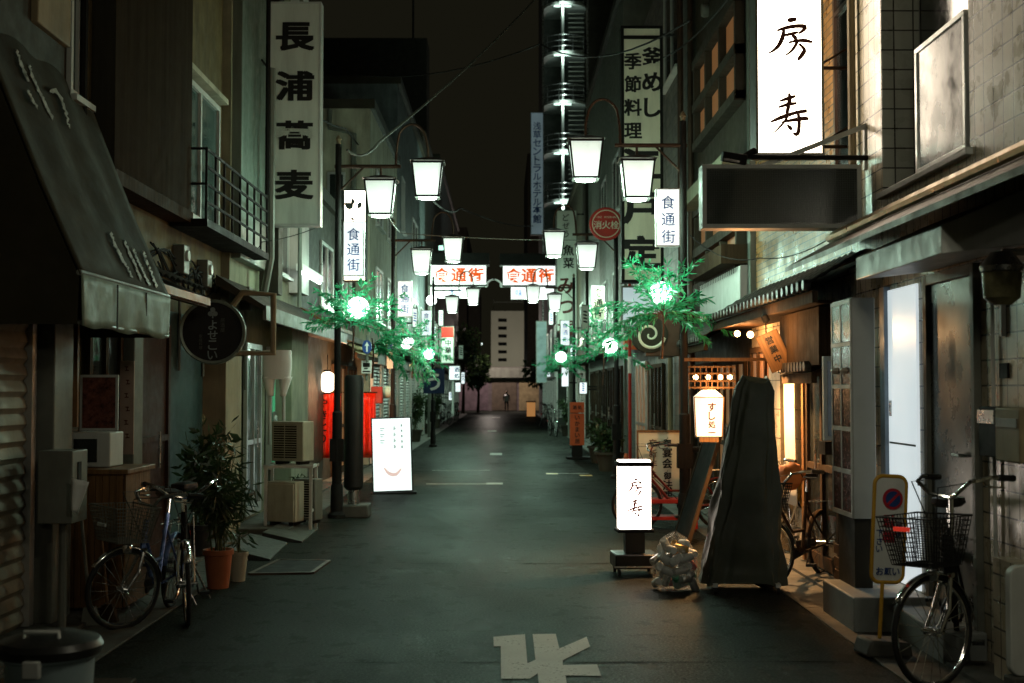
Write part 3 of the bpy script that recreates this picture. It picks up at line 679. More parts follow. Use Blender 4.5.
slatted_door(B, 3.06, 16.0, 18.0, .05, 2.1, 1, m_orangewin, m_darkwood, 4); slatted_door(B, 3.06, 18.3, 20.3, .05, 2.1, 1, m_glass, m_darkwood, 4)
B = thing('building', 'dark stone clad building behind the two column kettle rice sign', 'building', (0,0,0))
MB().box(3.0, 8.5, 20.65, 31, 0, 9.5).build('wall', m_stone, B, smooth=False)
for i, (a, b_, c, d) in enumerate(((21.4,23.4,7.2,9.0),(24.5,26.5,3.3,5.0),(24.5,26.5,6.2,8.0),(28,30,3.3,5.0))): win(B, 3.0, a, b_, c, d, 1, m_glass, m_lgrey, .06, 2)
slatted_door(B, 2.98, 26.4, 28.4, .05, 2.3, 1, m_orangewin, m_alu, 3); slatted_door(B, 2.98, 23.6, 25.4, .05, 2.2, 1, m_glass, m_darkwood, 3)
MB().prism([(3.0,3.1),(2.35,2.75),(2.35,2.65),(3.0,2.95)], 'y', 25.6, 30.8).build('shop_awning', m_white, B)
MB().box(2.4,2.99,25.2,25.55,2.5,2.75).build('red_awning', m_orangesign, B)
MB().box(2.965,2.998,21.05,21.3,1.5,1.82).build('notice', m_lgrey, B); MB().box(2.965,2.998,20.95,21.1,1.2,1.34).build('poster', m_white, B); MB().box(2.96,2.998,27.0,27.1,1.45,1.8).build('name_plate', m_lgrey, B)
downpipe(B, 2.93, 22.4, 1.0, 3.3, m_beige, .045); downpipe(B, 2.9, 20.75, .1, 9, m_rust, .05)
plain('building', 'grey building with balconies beyond the round hydrant sign', 2.95, 9, 31.1, 44, 11.5, m_grey, 1, [(32,34,3.3,4.8,2),(36,38,3.3,4.8,2),(40,42,3.3,4.8,2),(32,34,6.3,7.8,2),(36,38,6.3,7.8,2)], ground='door')
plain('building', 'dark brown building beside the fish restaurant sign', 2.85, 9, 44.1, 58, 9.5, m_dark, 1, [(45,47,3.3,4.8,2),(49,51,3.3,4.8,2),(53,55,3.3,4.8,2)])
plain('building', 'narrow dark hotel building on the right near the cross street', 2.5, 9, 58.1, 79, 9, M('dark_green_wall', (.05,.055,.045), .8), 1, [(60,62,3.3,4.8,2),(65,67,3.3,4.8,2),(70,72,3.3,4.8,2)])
T = thing('stair_tower', 'tall tower with lit open fire escape landings beside the hotel sign', 'building', (0,0,0))
MB().box(5.3, 12, 79.3, 91, 0, 46).build('wall', m_dark, T)
MB().box(2.55, 5.28, 83, 91, 0, 46).build('core_wall', M('stair_core', (.07,.075,.065), .8), T)
m_landing = em('landing_tube', (.80,1,.93), .5); po = MB()
for i in range(15):
    z = 1.0 + i*3.12; fl = MB(); stp = MB(); rl = MB(); cx, cy = 3.95, 81.0
    fl.prism([(cx+1.38*math.cos(R(a)), cy+1.5*math.sin(R(a))) for a in range(180, 361, 12)], 'z', z, z+.16).box(2.55, 5.26, 81.01, 83, z+.002, z+.158)
    for j in range(9): stp.box(4.15, 5.15, 80.2+.05*j, 80.6+.05*j, z+.3+j*.31, z+.35+j*.31)
    fl.build('landing', m_lgrey, T); stp.build('stair', m_grey, T)
    for h in (.45, .8, 1.15): rl.tube([(cx+1.42*math.cos(R(a)), cy+1.54*math.sin(R(a)), z+h) for a in range(180, 361, 15)], .025, 5)
    for a in range(180, 361, 36): rl.tube([(cx+1.42*math.cos(R(a)), cy+1.54*math.sin(R(a)), z), (cx+1.42*math.cos(R(a)), cy+1.54*math.sin(R(a)), z+1.15)], .02, 4)
    rl.build('railing', m_steel, T)
    o = MB().box(cx-.75, cx+.35, 79.9, 79.98, z-.10, z-.005).build('landing_lamp', m_landing, T)
    if 12 < z < 36: lamp('landing_light', o, (cx-.2, 79.2, z-.30), 60, (.75,1,.88), .1)
MB().tube([(3.75,79.62,0),(3.75,79.62,47)], .09, 8).build('column', m_lgrey, T)
for x in (2.5, 5.3): po.box(x-.05, x+.05, 79.2, 79.26, 0, 46.6)
po.build('post', m_steel, T)

B = thing('building', 'beige slab building with six dark windows at the end of the street', 'building', (0,300,0))
p0, p1 = W(491,367,300), W(526,367,300); zt = W(500,311,300).z
MB().box(p0.x, p1.x, 0, 12, 0, zt).build('wall', M('beige_slab', (.52,.49,.40), .8, var=.1, vs=.1), B)
lamp('area_light', B, ((p0.x+p1.x)/2, -22, 8), 4500, (1,.95,.8), 1.0)
for i in range(6):
    c = W(502.5, 320.3+7.9*i, 300); MB().box(c.x-1.0, c.x+1.0, -.15, .1, c.z-.38, c.z+.38).build('window', M('matt_black', (.01,.01,.01), .9, spec=0) if 'matt_black' not in bpy.data.materials else bpy.data.materials['matt_black'], B)
MB().box(p0.x+.5,p0.x+.6,3,3.2,zt,zt+3).box(p1.x-.6,p1.x-.5,3,3.2,zt,zt+3).box(p0.x+.5,p1.x-.5,3,3.1,zt+2.2,zt+2.4).build('roof_frame', m_grey, B)
B = thing('building', 'low building with dim purple lit shutters facing down the street', 'building', (0,104,0))
MB().box(-14, 14, 0, 10, 0, 3.55).build('wall', M('dim_front', (.12,.095,.10), .7), B)
for x0, x1, m in ((-3.9,-1.2,M('purple_lit_shutter', (.12,.085,.10), .5)),(-.9,1.1,M('dark_brown_shutter', (.10,.075,.055), .6)),(1.3,3.0,M('beige_door', (.26,.20,.11), .6)),(3.2,5.5,m_dark)):  # purple light on the shutters is put into their colour
    MB().box(x0,x1,-.08,0,.05,2.5).build('shutter', m, B)
MB().box(-1.4,5.0,-.7,-.02,2.7,3.5).build('fascia', m_grey, B); MB().box(-4.1,-1.5,-.7,-.02,2.7,3.3).build('canopy', M('lilac_canopy', (.10,.09,.12), .6), B)
lamp('far_road_fill', B, (-1.0,-5,5.5), 1500, (1,.82,.72), .2)  # added light without a fitting, brightens the far road and cross street
B = thing('building', 'black building left of the beige slab beyond the cross street', 'building', (0,120,0)); MB().box(-16,-3.4,0,20,0,17).build('wall', m_dark, B); MB().box(-3.3,-2.2,2,10,0,11).build('annex', m_dark, B)
B = thing('building', 'black building right of the beige slab beyond the cross street', 'building', (0,120,0)); MB().box(2.3,16,0,20,0,24).build('wall', m_dark, B)

# pipes, meters and vents on the fronts
for lab, pts in (('grey green rendered building', [(-3.3,17.8,1.1),(-3.3,19.75,1.5),(-3.3,16.05,2.7)]), ('old two storey house', [(-3.4,13.15,2.9),(-3.4,14.2,2.85)])):
    B = [o for o in S.objects if o.get('label', '').startswith(lab)][0]
    for x, y, z in pts:
        q = MB().box(x-.003, x+.12, y, y+.22, z, z+.30).build('meter', m_grey, B, bevel=.01); MB().lathe([(.001,.12),(.06,.12),(.055,.145),(.001,.15)], 16, (x, y+.11, z+.19), 'x').build('dial', m_lgrey, q)
        MB().tube([(x+.05,y+.11,z),(x+.05,y+.11,max(.05,z-1.0))], .016).build('conduit', m_grey, B)
B = [o for o in S.objects if o.get('label', '').startswith('dark sided building')][0]
for y, z in ((15.9,7.6),(19.0,7.4)): MB().lathe([(.001,-.10),(.09,-.10),(.11,-.06),(.10,0),(.001,0)], 16, (3.08,y,z), 'x').build('vent', m_grey, B)
MB().tube([(3.0,20.3,.1),(3.0,20.3,9.8)], .045).build('downpipe', m_rust, B)
B = [o for o in S.objects if o.get('label', '').startswith('white tiled')][0]
MB().tube([(2.95,10.72,2.95),(2.95,10.72,8.4)], .035).build('downpipe', m_beige, B)
MB().tube([(2.975,7.75,.1),(2.975,7.75,2.4)], .012).build('wire_conduit', m_lgrey, B)

# ------------------------------------------------------------------ street lamps
def lantern(parent, x, zt, yaw=0):
    # four sided glass lantern: cap, corner bars, glass, diffuser
    a, b, h = .20, .148, .46
    Q = Matrix.Rotation(yaw, 3, 'Z')
    def c(s, z, k): return Vector((x, 0, 0)) + Q @ Vector((k[0]*s, k[1]*s, z))
    K = [(-1,-1),(1,-1),(1,1),(-1,1)]; fr = MB()
    for k in K: fr.bar(c(a, zt, k), c(b, zt-h, k), .022, .022)
    for s, z in ((a, zt-.01), (b, zt-h+.005)):
        for i in range(4): fr.bar(c(s, z, K[i]), c(s, z, K[(i+1) % 4]), .028, .024)
    o = fr.build('lantern', m_black, parent)
    cp = MB(); v = [c(a+.03, zt+.012, k) for k in K] + [c(.06, zt+.075, k) for k in K]
    cp.add(v, [(0,3,2,1),(4,5,6,7),(0,1,5,4),(1,2,6,5),(2,3,7,6),(3,0,4,7)]); cp.build('cap', m_rust, o)
    g = MB(); v = [c(a-.008, zt-.012, k) for k in K] + [c(b-.006, zt-h+.02, k) for k in K]
    g.add(v, [(0,1,5,4),(1,2,6,5),(2,3,7,6),(3,0,4,7)]); g.build('glass', m_lantern, o, smooth=False)
    d = MB(); d.lathe([(.001,-.02),(b-.03,-.02),(b-.02,.0),(b-.02,.02)], 16, tuple(c(0, zt-h, (0,0)))); d.build('diffuser', m_lantbot, o)
    lamp('lantern_lamp', o, (x, 0, zt-h-.10), LP, LG, .12)
LP = 95
def street_lamp(side, Y, label):
    s = -side; t = thing('street_lamp', label, 'street lamp', (side*2.21, Y, 0), 0, 'lantern street lamps along both sides of the lane')
    MB().tube([(0,0,0),(0,0,1.4),(0,0,1.42),(0,0,5.0)], [.065,.065,.045,.042], 12).build('pole', m_black, t)
    MB().lathe([(.12,0),(.12,.05),(.085,.09),(.08,.42),(.07,.45)], 16).build('base', m_black, t)
    ar = MB().tube([(-s*.05,0,4.70),(s*.84,0,4.70)], .026).tube([(0,0,4.35),(s*.34,0,4.69)], .014)
    ar.tube([(s*.57,0,4.70),(s*.57,0,4.55)], .016); ar.build('arm', m_rust, t)
    pts = [(s*(.77 + .20*(1-math.cos(math.pi*i/14))*1.03), 0, 4.72 + .22*min(1, i/3) + .30*math.sin(math.pi*i/14) + .02*i/14*3) for i in range(15)]
    pts = [(s*.77,0,4.70)] + pts[1:-1] + [(s*1.20,0,4.95),(s*1.20,0,4.79)]
    MB().tube(pts, .017).build('arch', m_rust, t)
    lantern(t, s*.57, 4.50); lantern(t, s*1.20, 4.74)
    MB().lathe([(.001,0),(.03,.01),(.03,.05),(.045,.06),(.02,.11),(.001,.13)], 10, (0,0,5.0)).build('finial', m_beige, t)
    MB().box(-.09,.09,-.06,.06,.75,1.05).build('junction_box', m_black, t)
    return t
LL = street_lamp(-1, 17.1, 'black street lamp with two lit lanterns beside the black wrapped post')
RL = street_lamp(1, 15.6, 'black street lamp with two lit lanterns beside the covered upright sign')
for src, x, y, lb in ((LL,-2.2,25.6,'lantern lamp on the left near the lit white board, second from the camera'), (LL,-2.1,38.5,'small distant lantern lamp on the left just in front of the gate signs'),
                      (RL,2.18,24.6,'lantern lamp on the right with round globe beside the stone clad wall'), (RL,2.08,37.5,'distant lantern lamp on the right just behind the orange red sign stand'),
                      (RL,2.21,4.4,'unseen lantern lamp overhead on the right beside the white tiled building'), (RL,2.21,-7.5,'unseen lantern street lamp farthest back along the right side of the lane')):
    c = copy_tree(src); c.location = (x, y, 0); c['label'] = lb
    if y < 10:                                           # unseen lamps, added and warmed to light the near fronts
        for o in c.children_recursive:
            if o.type == 'LIGHT': o.data = o.data.copy(); o.data.energy = 40 if y > 0 else 80; o.data.color = (1, .93, .70)

# ------------------------------------------------------------------ plastic willow branches with globe lights
def willow(px, py, Y, lab, globes, n=13, size=.85, seed=1, fan=(0, math.tau)):
    rnd = random.Random(seed); c = W(px, py, Y)
    t = thing('willow_decoration', lab, 'decoration', c, 0, 'green plastic willow branches on the lamp poles')
    br = MB(); lf = MB()
    br.tube([(.0,.05,-size*.75),(.02,.03,-size*.3),(0,0,0)], [.016,.013,.01], 6)
    for i in range(n):
        a = fan[0] + (fan[1]-fan[0])*(i+.5*rnd.random())/n; L = size*rnd.uniform(.6,1.05)
        d = Vector((math.cos(a), rnd.uniform(-.7,.7), math.sin(a)*.95+.10)).normalized(); p = Vector((0,0,-.1)); pts = [p.copy()]
        for k in range(11):
            d = (d + Vector((0,0,-.05)) + Vector((rnd.uniform(-.1,.1),rnd.uniform(-.1,.1),rnd.uniform(-.08,.08)))).normalized(); p = p + d*L/11; pts.append(p.copy())
        br.tube(pts, [.005 - .0004*k for k in range(len(pts))], 5)
        for k in range(2, 12):
            for q in range(5):
                b = pts[k-1].lerp(pts[k], rnd.random()); dd = (pts[k]-pts[k-1]).normalized()
                ld = (dd*.8 + Vector((rnd.uniform(-.9,.9),rnd.uniform(-.9,.9),rnd.uniform(-1.0,.35)))).normalized(); l = rnd.uniform(.08,.14); wv = ld.cross(Vector((rnd.uniform(-1,1),rnd.uniform(-1,1),rnd.uniform(-1,1)))).normalized()*l*.11
                m1 = b + ld*l*.45; nn = ld.cross(wv).normalized()*l*.04
                lf.add([b, m1+wv+nn, b+ld*l, m1-wv+nn, m1-nn], [(0,1,4),(1,2,4),(2,3,4),(3,0,4)])
    for gx, gy, gr, in globes:
        gp_ = W(gx, gy, Y) - c; r = gr*Y/F
        for q in range(34):
            a = rnd.uniform(0, math.tau); k0 = rnd.uniform(.55, 1.5)*r; b = gp_ + Vector((k0*math.cos(a), -rnd.uniform(.9,1.3)*r, k0*math.sin(a))); ld = Vector((rnd.uniform(-.8,.8), rnd.uniform(-.2,.2), rnd.uniform(-1,.4))).normalized(); l = rnd.uniform(.08,.14); wv = ld.cross(Vector((0,1,.2))).normalized()*l*.11; m1 = b + ld*l*.45
            lf.add([b, m1+wv, b+ld*l, m1-wv], [(0,1,2,3)])
        for q in range(4):
            a = rnd.uniform(0, math.tau); br.tube([gp_ + Vector((1.3*r*math.cos(a), -1.0*r, 1.3*r*math.sin(a))), gp_ + Vector((.1*r, -1.15*r, .1*r)), gp_ + Vector((-1.3*r*math.cos(a+.5), -1.0*r, -1.2*r*math.sin(a+.5)))], .004, 4)
    br.build('branch', m_rust, t); lf.build('leaves', m_willow, t, smooth=False)
    for gx, gy, gr, in globes:
        p = W(gx, gy, Y) - c; r = .85*gr*Y/F
        g = MB().ball(p, r, 20, 14).build('globe', m_globe, t)
        lamp('globe_lamp', g, (p.x, p.y - r - .12, p.z), 10, (.78,1,.88), .08)
willow(352, 316, 16.8, 'green willow branches around the large globe beside the lit shop street sign', [(358,308,13)], 20, .78, 3, (-.1, 3.2))
willow(372, 338, 17.2, 'pale tipped willow branches reaching right below the large left globe', [], 9, .72, 12, (-.5, .9))
willow(412, 346, 25.3, 'drooping willow branches with two globes on the second left pole', [(407,342,8),(429,354,6)], 22, .85, 4, (-1.5, 3.0))
willow(662, 306, 15.4, 'big bright willow spray around the globe under the right lit sign', [(661,293,13.5)], 26, .85, 5, (-.4, 3.8))
willow(603, 348, 24.4, 'dim willow branches behind the round globe beside the stone wall', [(610,346,9)], 20, .95, 6, (-.3, 3.6))
willow(560, 362, 34.5, 'small far willow spray with a globe above the orange red sign stand', [(561,357,6.5)], 16, .8, 8, (-.3, 3.7))

# ------------------------------------------------------------------ signs
def signbox(name, label, cx, cy, Y, wpx, hpx, d, face, frame, group=None, fr=.02, rz=0, bracket=None, cat='sign', rad=0):
    k = Y/F; wd, ht = wpx*k, hpx*k; t = thing(name, label, cat, W(cx, cy, Y), rz, group)
    b = MB().box(-wd/2, wd/2, -d/2, d/2, -ht/2, -ht/2+fr).box(-wd/2, wd/2, -d/2, d/2, ht/2-fr, ht/2).box(-wd/2, -wd/2+fr, -d/2+.001, d/2-.001, -ht/2+fr, ht/2-fr).box(wd/2-fr, wd/2, -d/2+.001, d/2-.001, -ht/2+fr, ht/2-fr)
    b.build('frame', frame, t, bevel=.004)
    MB().box(-wd/2+fr*.6, wd/2-fr*.6, -d/2+.006, d/2-.006, -ht/2+fr*.6, ht/2-fr*.6).build('panel', face, t, smooth=False)
    if bracket:
        for z in (ht/2-.12, -ht/2+.12): MB().box(*sorted((bracket*wd/2*.99, bracket*(wd/2+.22))), -.02, .02, z-.02, z+.02).build('bracket', m_black, t)
    return t, wd, ht, -d/2 + .0035
t, wd, ht, y = signbox('shop_sign', 'tall grey unlit sign with four bold black kanji on the left building', 296, 115, 17.2, 52, 226, .22, m_signgrey, m_lgrey, fr=.03, bracket=-1)
k = 17.2/F; vtext(t, '長浦蕎麦', 0, (115-23)*k, .39, 49.7*k, y, m_ink, .040, 1.27)
t, wd, ht, y = signbox('street_name_sign', 'lit white sign with blue kanji on the first left lamp pole', 354, 249, 16.75, 21, 55, .14, m_signcool, m_lgrey, 'lit food street signs on the lamp poles', .012)
vtext(t, '食通街', 0, .27, .165, .20, y, m_inkblue, .006)
t, wd, ht, y = signbox('street_name_sign', 'lit white sign with blue kanji on the first right lamp pole', 667.5, 218, 15.25, 24, 58, .14, m_signcool, m_lgrey, 'lit food street signs on the lamp poles', .012)
vtext(t, '食通街', 0, .26, .16, .205, y, m_inkblue, .006)
t, wd, ht, y = signbox('street_name_sign', 'small lit white sign with blue kanji on the second left lamp pole', 405, 299, 25.2, 14.5, 36, .12, m_signcool, m_lgrey, 'lit food street signs on the lamp poles', .012)
vtext(t, '食通街', 0, .29, .17, .20, y, m_inkblue, .006)
t, wd, ht, y = signbox('street_name_sign', 'dull unlit cream sign with dark blue kanji above the hydrant pole', 598, 303, 24.9, 13.5, 34, .12, m_signbeige, m_lgrey, 'lit food street signs on the lamp poles', .012)
vtext(t, '食通街', 0, .29, .18, .205, y, m_ink, .012)
t, wd, ht, y = signbox('street_name_sign', 'tiny lit white sign on the third left lamp pole', 426.5, 323, 38, 10, 25, .12, m_signcool, m_lgrey, 'lit food street signs on the lamp poles', .012)
vtext(t, '食通街', 0, .30, .17, .20, y, m_inkblue, .006)
t, wd, ht, y = signbox('street_name_sign', 'tiny lit white sign on the third right lamp pole', 565, 333, 37, 9, 25, .12, m_signcool, m_lgrey, 'lit food street signs on the lamp poles', .012)
vtext(t, '食通街', 0, .30, .17, .20, y, m_inkblue, .006)
for px, py, Y, sd in ((354,220,16.95,-1),(354,279,16.95,-1),(667,188,15.45,1),(667,249,15.45,1)): pass

t, wd, ht, y = signbox('lit_brush_sign', 'large glowing white sign with brush marks behind the left food street sign', 355.5, 236, 18.6, 23, 92, .2, m_signwhite, m_black, None, .02)
mb = MB()
for st in ([(62,34,5),(70,50,12),(60,70,5)],[(20,58,4),(44,76,20),(70,84,10)],[(66,22,4),(72,30,8)],[(104,58,10),(112,70,14),(100,92,6)],[(60,150,8),(76,168,5)]): brush(mb, [st], .02, .40, .42, y, 2.2)
mb.build('lettering', m_ink, t)
# big illuminated sign of the two brush characters
k = 11.2/F
t, wd, ht, y = signbox('lit_brush_sign', 'big brilliant white sign with two dark brush kanji on the brick building', 786, 40, 11.2, 68, 240, .28, m_signwhite, m_grey, None, .022)
z0 = 40*k
mb = MB(); brush(mb, FU, .005, (40-44)*k, .40, y, 1.2); brush(mb, JU, .005, (40-118.5)*k, .38, y, 1.2); mb.build('lettering', m_inkbrown, t)
mb = MB(); brush(mb, [[(60,30,8),(76,60,7),(90,40,6)],[(120,50,8),(140,90,6)],[(130,40,6),(150,50,7)]], .05, (40-10)*k, .12, y); mb.build('small_lettering', M('faint_ink', (.5,.38,.3), .6), t)
for z in (.62, -.25, -.95): MB().tube([(wd/2-.01,0,z),(wd/2+.42,0,z)], .016).tube([(wd/2-.01,0,z+.02),(wd/2+.42,0,z+.28)], .010).build('bracket', m_rust, t)
# dark unlit mesh sign box in front of it
k = 10.5/F
t, wd, ht, y = signbox('dark_box_sign', 'dark unlit box sign with fine wire mesh face and grey frame', 779.5, 198, 10.5, 159, 64, .20, M('dark_acrylic', (.045,.056,.048), .12, var=.4, vs=1, bp=0, spec=1), m_lgrey, None, .035)
gm = MB(); n = 64
for i in range(1, n): x = -wd/2+.04 + (wd-.08)*i/n; gm.box(x-.0012, x+.0012, y-.006, y-.003, -ht/2+.04, ht/2-.04)
for i in range(1, 24): z = -ht/2+.04 + (ht-.08)*i/24; gm.box(-wd/2+.04, wd/2-.04, y-.009, y-.0065, z-.0012, z+.0012)
gm.build('mesh', M('mesh_wire', (.05,.06,.052), .5), t)
def L(px, py, dy=0): return W(px, py, 10.5+dy) - W(779.5, 198, 10.5)
MB().tube([L(742,157,-.05), L(886,158,-.05)], .022).tube([L(880,158,.0), L(884,158,.0)], .06).build('support_bar', m_black, t)
MB().bar(L(757,168), L(886,118), .03, .04).bar(L(866,170), L(866,128), .05, .04).build('strut', m_lgrey, t)
o = MB().obox(L(734,158,-.08), (.20,.12,.085), (.2,.15,0)).tube([L(744,157,-.05), L(756,150,-.05)], .03).build('floodlight', m_black, t, bevel=.01)
MB().obox(Vector(L(734,158,-.08))+Vector((-.03,-.05,-.028)), (.13,.03,.02), (.2,.15,0)).build('lens', m_chrome, o)
MB().tube([L(878,128,.1), L(889,112,.1)], .012).build('stay', m_black, t)

# two column kettle rice sign
k = 21/F
t, wd, ht, y = signbox('shop_sign', 'tall cream sign with black kettle rice brush lettering in two columns', 641.5, 155, 21, 42, 259, .25, m_signbeige, m_black, None, .05, bracket=1)
kz = lambda py: (155-py)*k
MB().box(-wd/2+.03, wd/2-.03, y-.012, y-.001, kz(37.5)-.03, kz(37.5)+.03).build('crossbar', m_black, t)
vtext(t, '釜めし', .17, kz(47), .31, 26*k, y, m_ink, .035, 1.05)
vtext(t, '季節料理', -.15, kz(53), .28, 23.4*k, y, m_ink, .032, 1.0)
vtext(t, '江戸定', -.02, kz(150), .52, 44*k, y, m_ink, .052, 1.15)
# fish restaurant sign beyond
k = 40/F
t, wd, ht, y = signbox('shop_sign', 'pale vertical sign with large red brown hiragana beyond the gate lamps', 566.5, 271, 40, 21, 122, .25, m_signgrey, m_grey, None, .03, bracket=1)
vtext(t, '魚菜', .06, (271-245)*k, .34, .40, y, m_ink, .02); vtext(t, 'みつ塚', -.02, (271-278)*k, .52, .66, y, m_inkbrown, .03)
vtext(t, 'どぜう', -.02, (271-214)*k, .22, .26, y, m_ink, .01)
k = 75/F
t, wd, ht, y = signbox('hotel_sign', 'narrow pale blue vertical hotel sign beside the lit stair tower', 537, 174, 75, 13.5, 124, .4, litpanel('pale_blue_glow', (.55,.78,.95), .11), m_grey, None, .05, bracket=1)  # weak glow added to brighten the unlit sign face
vtext(t, '浅草セントラルホテル', 0, (174-122)*k, .47, .50, y, m_bluebox, .012); vtext(t, '本館', 0, (174-206)*k, .5, .55, y, m_bluebox, .02)
# round hydrant sign and pole
t = thing('hydrant_sign', 'round red fire hydrant sign on a thin red pole', 'sign', (2.28, 23.0, 0))
cz = W(606, 224, 23); rx = cz.x - 2.28
MB().lathe([(.001,-.03),(.29,-.03),(.305,0),(.29,.03),(.001,.03)], 32, (rx,0,cz.z), 'y').build('disc', m_redcl, t)
MB().tube([(rx+.245*math.cos(a*math.pi/20), -.034, cz.z+.245*math.sin(a*math.pi/20)) for a in range(40)], .010, 6, True).build('ring', m_signbeige, t)
htext(t, '消火栓', rx, cz.z-.02, .15, .155, -.034, m_signbeige, .012); htext(t, 'FIRE HYDRANT', rx, cz.z+.12, .035, .036, -.034, m_signbeige, .0)
MB().tube([(0,0,0),(0,0,cz.z+.1)], .028).tube([(0,0,cz.z),(rx+.2,0,cz.z)], .018).build('pole', m_redcl, t); MB().lathe([(.034,0),(.034,.3)], 10, (0,0,2.0)).build('white_band', m_white, t)
# spiral emblem sign
t = thing('spiral_sign', 'dark round box sign with a spiral emblem below the right willow', 'sign', W(652,335,17.9))
MB().box(-.10,.38,-.08,.08,-.30,.30).build('box', m_rust, t, bevel=.01)
MB().lathe([(.001,-.10),(.24,-.10),(.255,-.09),(.255,.09),(.001,.09)], 32, (-.04,0,0), 'y').build('disc', m_dark, t)
sp = [(-.04+.016*a*math.cos(a*.8+2), -.104, .016*a*math.sin(a*.8+2)) for a in [i*.35 for i in range(3, 38)]]
MB().tube(sp, [.012+.0004*i for i in range(len(sp))], 6).build('spiral', m_signbeige, t)
MB().tube([(.36,.05,.2),(.9,.05,.2)], .02).build('bracket', m_black, t)

# gate across the street
Yg = 46; k = Yg/F
t = thing('street_gate', 'gate of lit white panels with orange kanji spanning the lane', 'gate', (0, Yg, 0))
def gz(py): return W(503, py, Yg).z
def gx(px): return W(px, 275, Yg).x
for x0, x1, y0, y1, s, xs, nm in ((431,486,266,285,'食通街',(442,459,476),'left'), (503,555,266.5,285.5,'食通街',(513.5,529,546),'right')):
    p = MB().box(gx(x0), gx(x1), -.2, .2, gz(y1), gz(y0)).build('panel', m_gate, t); mb = MB()
    for ch, px in zip(s, xs): put(mb, ch, gx(px), (gz(y0)+gz(y1))/2, .54, .52, -.203, .030)
    mb.build('lettering', m_gateorange, p, smooth=False)
    MB().box(gx(x0)-.12, gx(x1)+.12, -.35, .35, gz(y0)+.02, gz(y0-12)).build('roof', m_black, t)
    MB().box(gx(x0)-.03, gx(x1)+.03, -.22, .22, gz(y1)-.05, gz(y1)-.002).build('rail', m_black, t)
for x0, x1, y0, y1, s, xs in ((431,477,287.5,298,'名店街',(452,462,471)), (511,554.5,287.5,299,'味の',(519,530))):
    p = MB().box(gx(x0), gx(x1), -.12, .12, gz(y1), gz(y0)).build('panel', m_gate, t); mb = MB()
    for ch, px in zip(s, xs): put(mb, ch, gx(px), (gz(y0)+gz(y1))/2, .26, .26, -.123, .008)
    mb.build('lettering', m_gateblue, p, smooth=False)
for x in (-2.62, 2.42): MB().tube([(x,0,0),(x,0,gz(254))], .09).build('post', m_grey, t)
sc = MB(); 
for s in (-1, 1):
    c = (gx(494), 0, gz(284)); pts = [(c[0]+s*(.02+.28*i/12), 0, c[2]+.16-.22*(i/12)**2) for i in range(13)]
    for a in range(10): pts.append((pts[12][0]-s*(.06-.006*a)*(1-math.cos(a*.6)), 0, pts[12][2]+(.10-.006*a)*math.sin(a*.6)*.7))
    sc.tube(pts, .035, 6)
sc.build('scrollwork', m_lgrey, t)
MB().box(gx(439), gx(448.5), -.3, -.25, gz(251), gz(246.5)).build('green_lamp', em('green_lamp_glass', (.55,1,.85), 1.2), t)
for x in (-1.2, 1.2): lamp('gate_fill', t, (x, 1.2, 4.6), 520, LG, .3)  # two added lights without fittings, brighten the lane beyond the gate
lamp('gate_floodlight', t, (gx(432)+.35, -1.0, gz(301)), 160, LG, .2)
b = MB().ball((gx(432), -.35, gz(301)), .18, 12, 8).build('floodlight', em('flood_glass', (.85,1,.95), 9), t)

# smaller signs and plates
t, wd, ht, y = signbox('lit_board', 'leaning lit white menu board standing on the road by the red curtains', 392, 454.5, 21.2, 40, 74, .09, m_aframe, m_black, None, .02, R(4))
t.rotation_euler = (R(-2), R(-1.8), R(3))
mb = MB()
for i in range(5): brush(mb, [[(60,30,10),(96,40,14),(120,30,8)],[(92,20,8),(90,80,12)],[(58,86,8),(120,80,12)]], .17, .46-.088*i, .085, y, 3.0)
for i in range(4): brush(mb, [[(60,30,10),(110,34,12)],[(70,60,8),(90,90,12),(60,120,8)],[(110,60,8),(124,100,10)]], .05, .42-.10*i, .10, y, 2.6)
for i in range(3): brush(mb, [[(40,40,8),(140,44,8)],[(44,90,8),(120,94,8)]], -.15, .40-.10*i, .14, y, 2.0)
mb.build('lettering', em('pale_print', (.62,.85,.80), .16, (.2,.25,.24)), t)
mb = MB(); brush(mb, [[(20,10,14),(60,60,30),(120,70,30),(170,20,12)]], .0, -.36, .34, y); mb.build('picture', em('pale_pink_print', (1,.70,.66), .55), t)
MB().box(-wd/2-.03, wd/2+.06, -.2, .2, -ht/2-.06, -ht/2-.002).build('base', m_black, t, bevel=.01)
# floor sign of the two brush characters
c = G(632, 571); t = thing('lit_floor_sign', 'lit white floor sign with red brush kanji on a black wheeled base', 'sign', (c.x, 11.9, 0), R(3))
k = 11.9/F; zc = W(632, 494, 11.9).z
MB().box(-.142,.142,-.10,.10, zc-.315, zc+.315).build('panel', m_floorsign, t, smooth=False)
MB().box(-.165,.165,-.115,.115, zc+.26, zc+.30).build('band', m_black, t, bevel=.004); MB().box(-.17,.17,-.12,.12, zc-.345, zc-.316).build('tray', m_black, t, bevel=.004)
mb = MB(); brush(mb, FU, -.005, zc+.07, .16, -.102, 1.35); brush(mb, JU, .0, zc-.115, .165, -.102, 1.35); mb.build('lettering', m_inkred, t)
MB().box(-.09,.09,-.07,.07,.20,zc-.345).build('neck', m_blackp, t)
MB().box(-.20,.20,-.20,.20,.07,.20).build('base', m_blackp, t, bevel=.015)
MB().box(-.21,.21,-.215,-.205,.085,.10).build('rail', m_steel, t)
for x in (-.16,.16):
    for yy in (-.15,.15): MB().lathe([(.001,-.012),(.034,-.012),(.034,.012),(.001,.012)], 12, (x,yy,.035), 'x').build('caster', m_rubber, t)
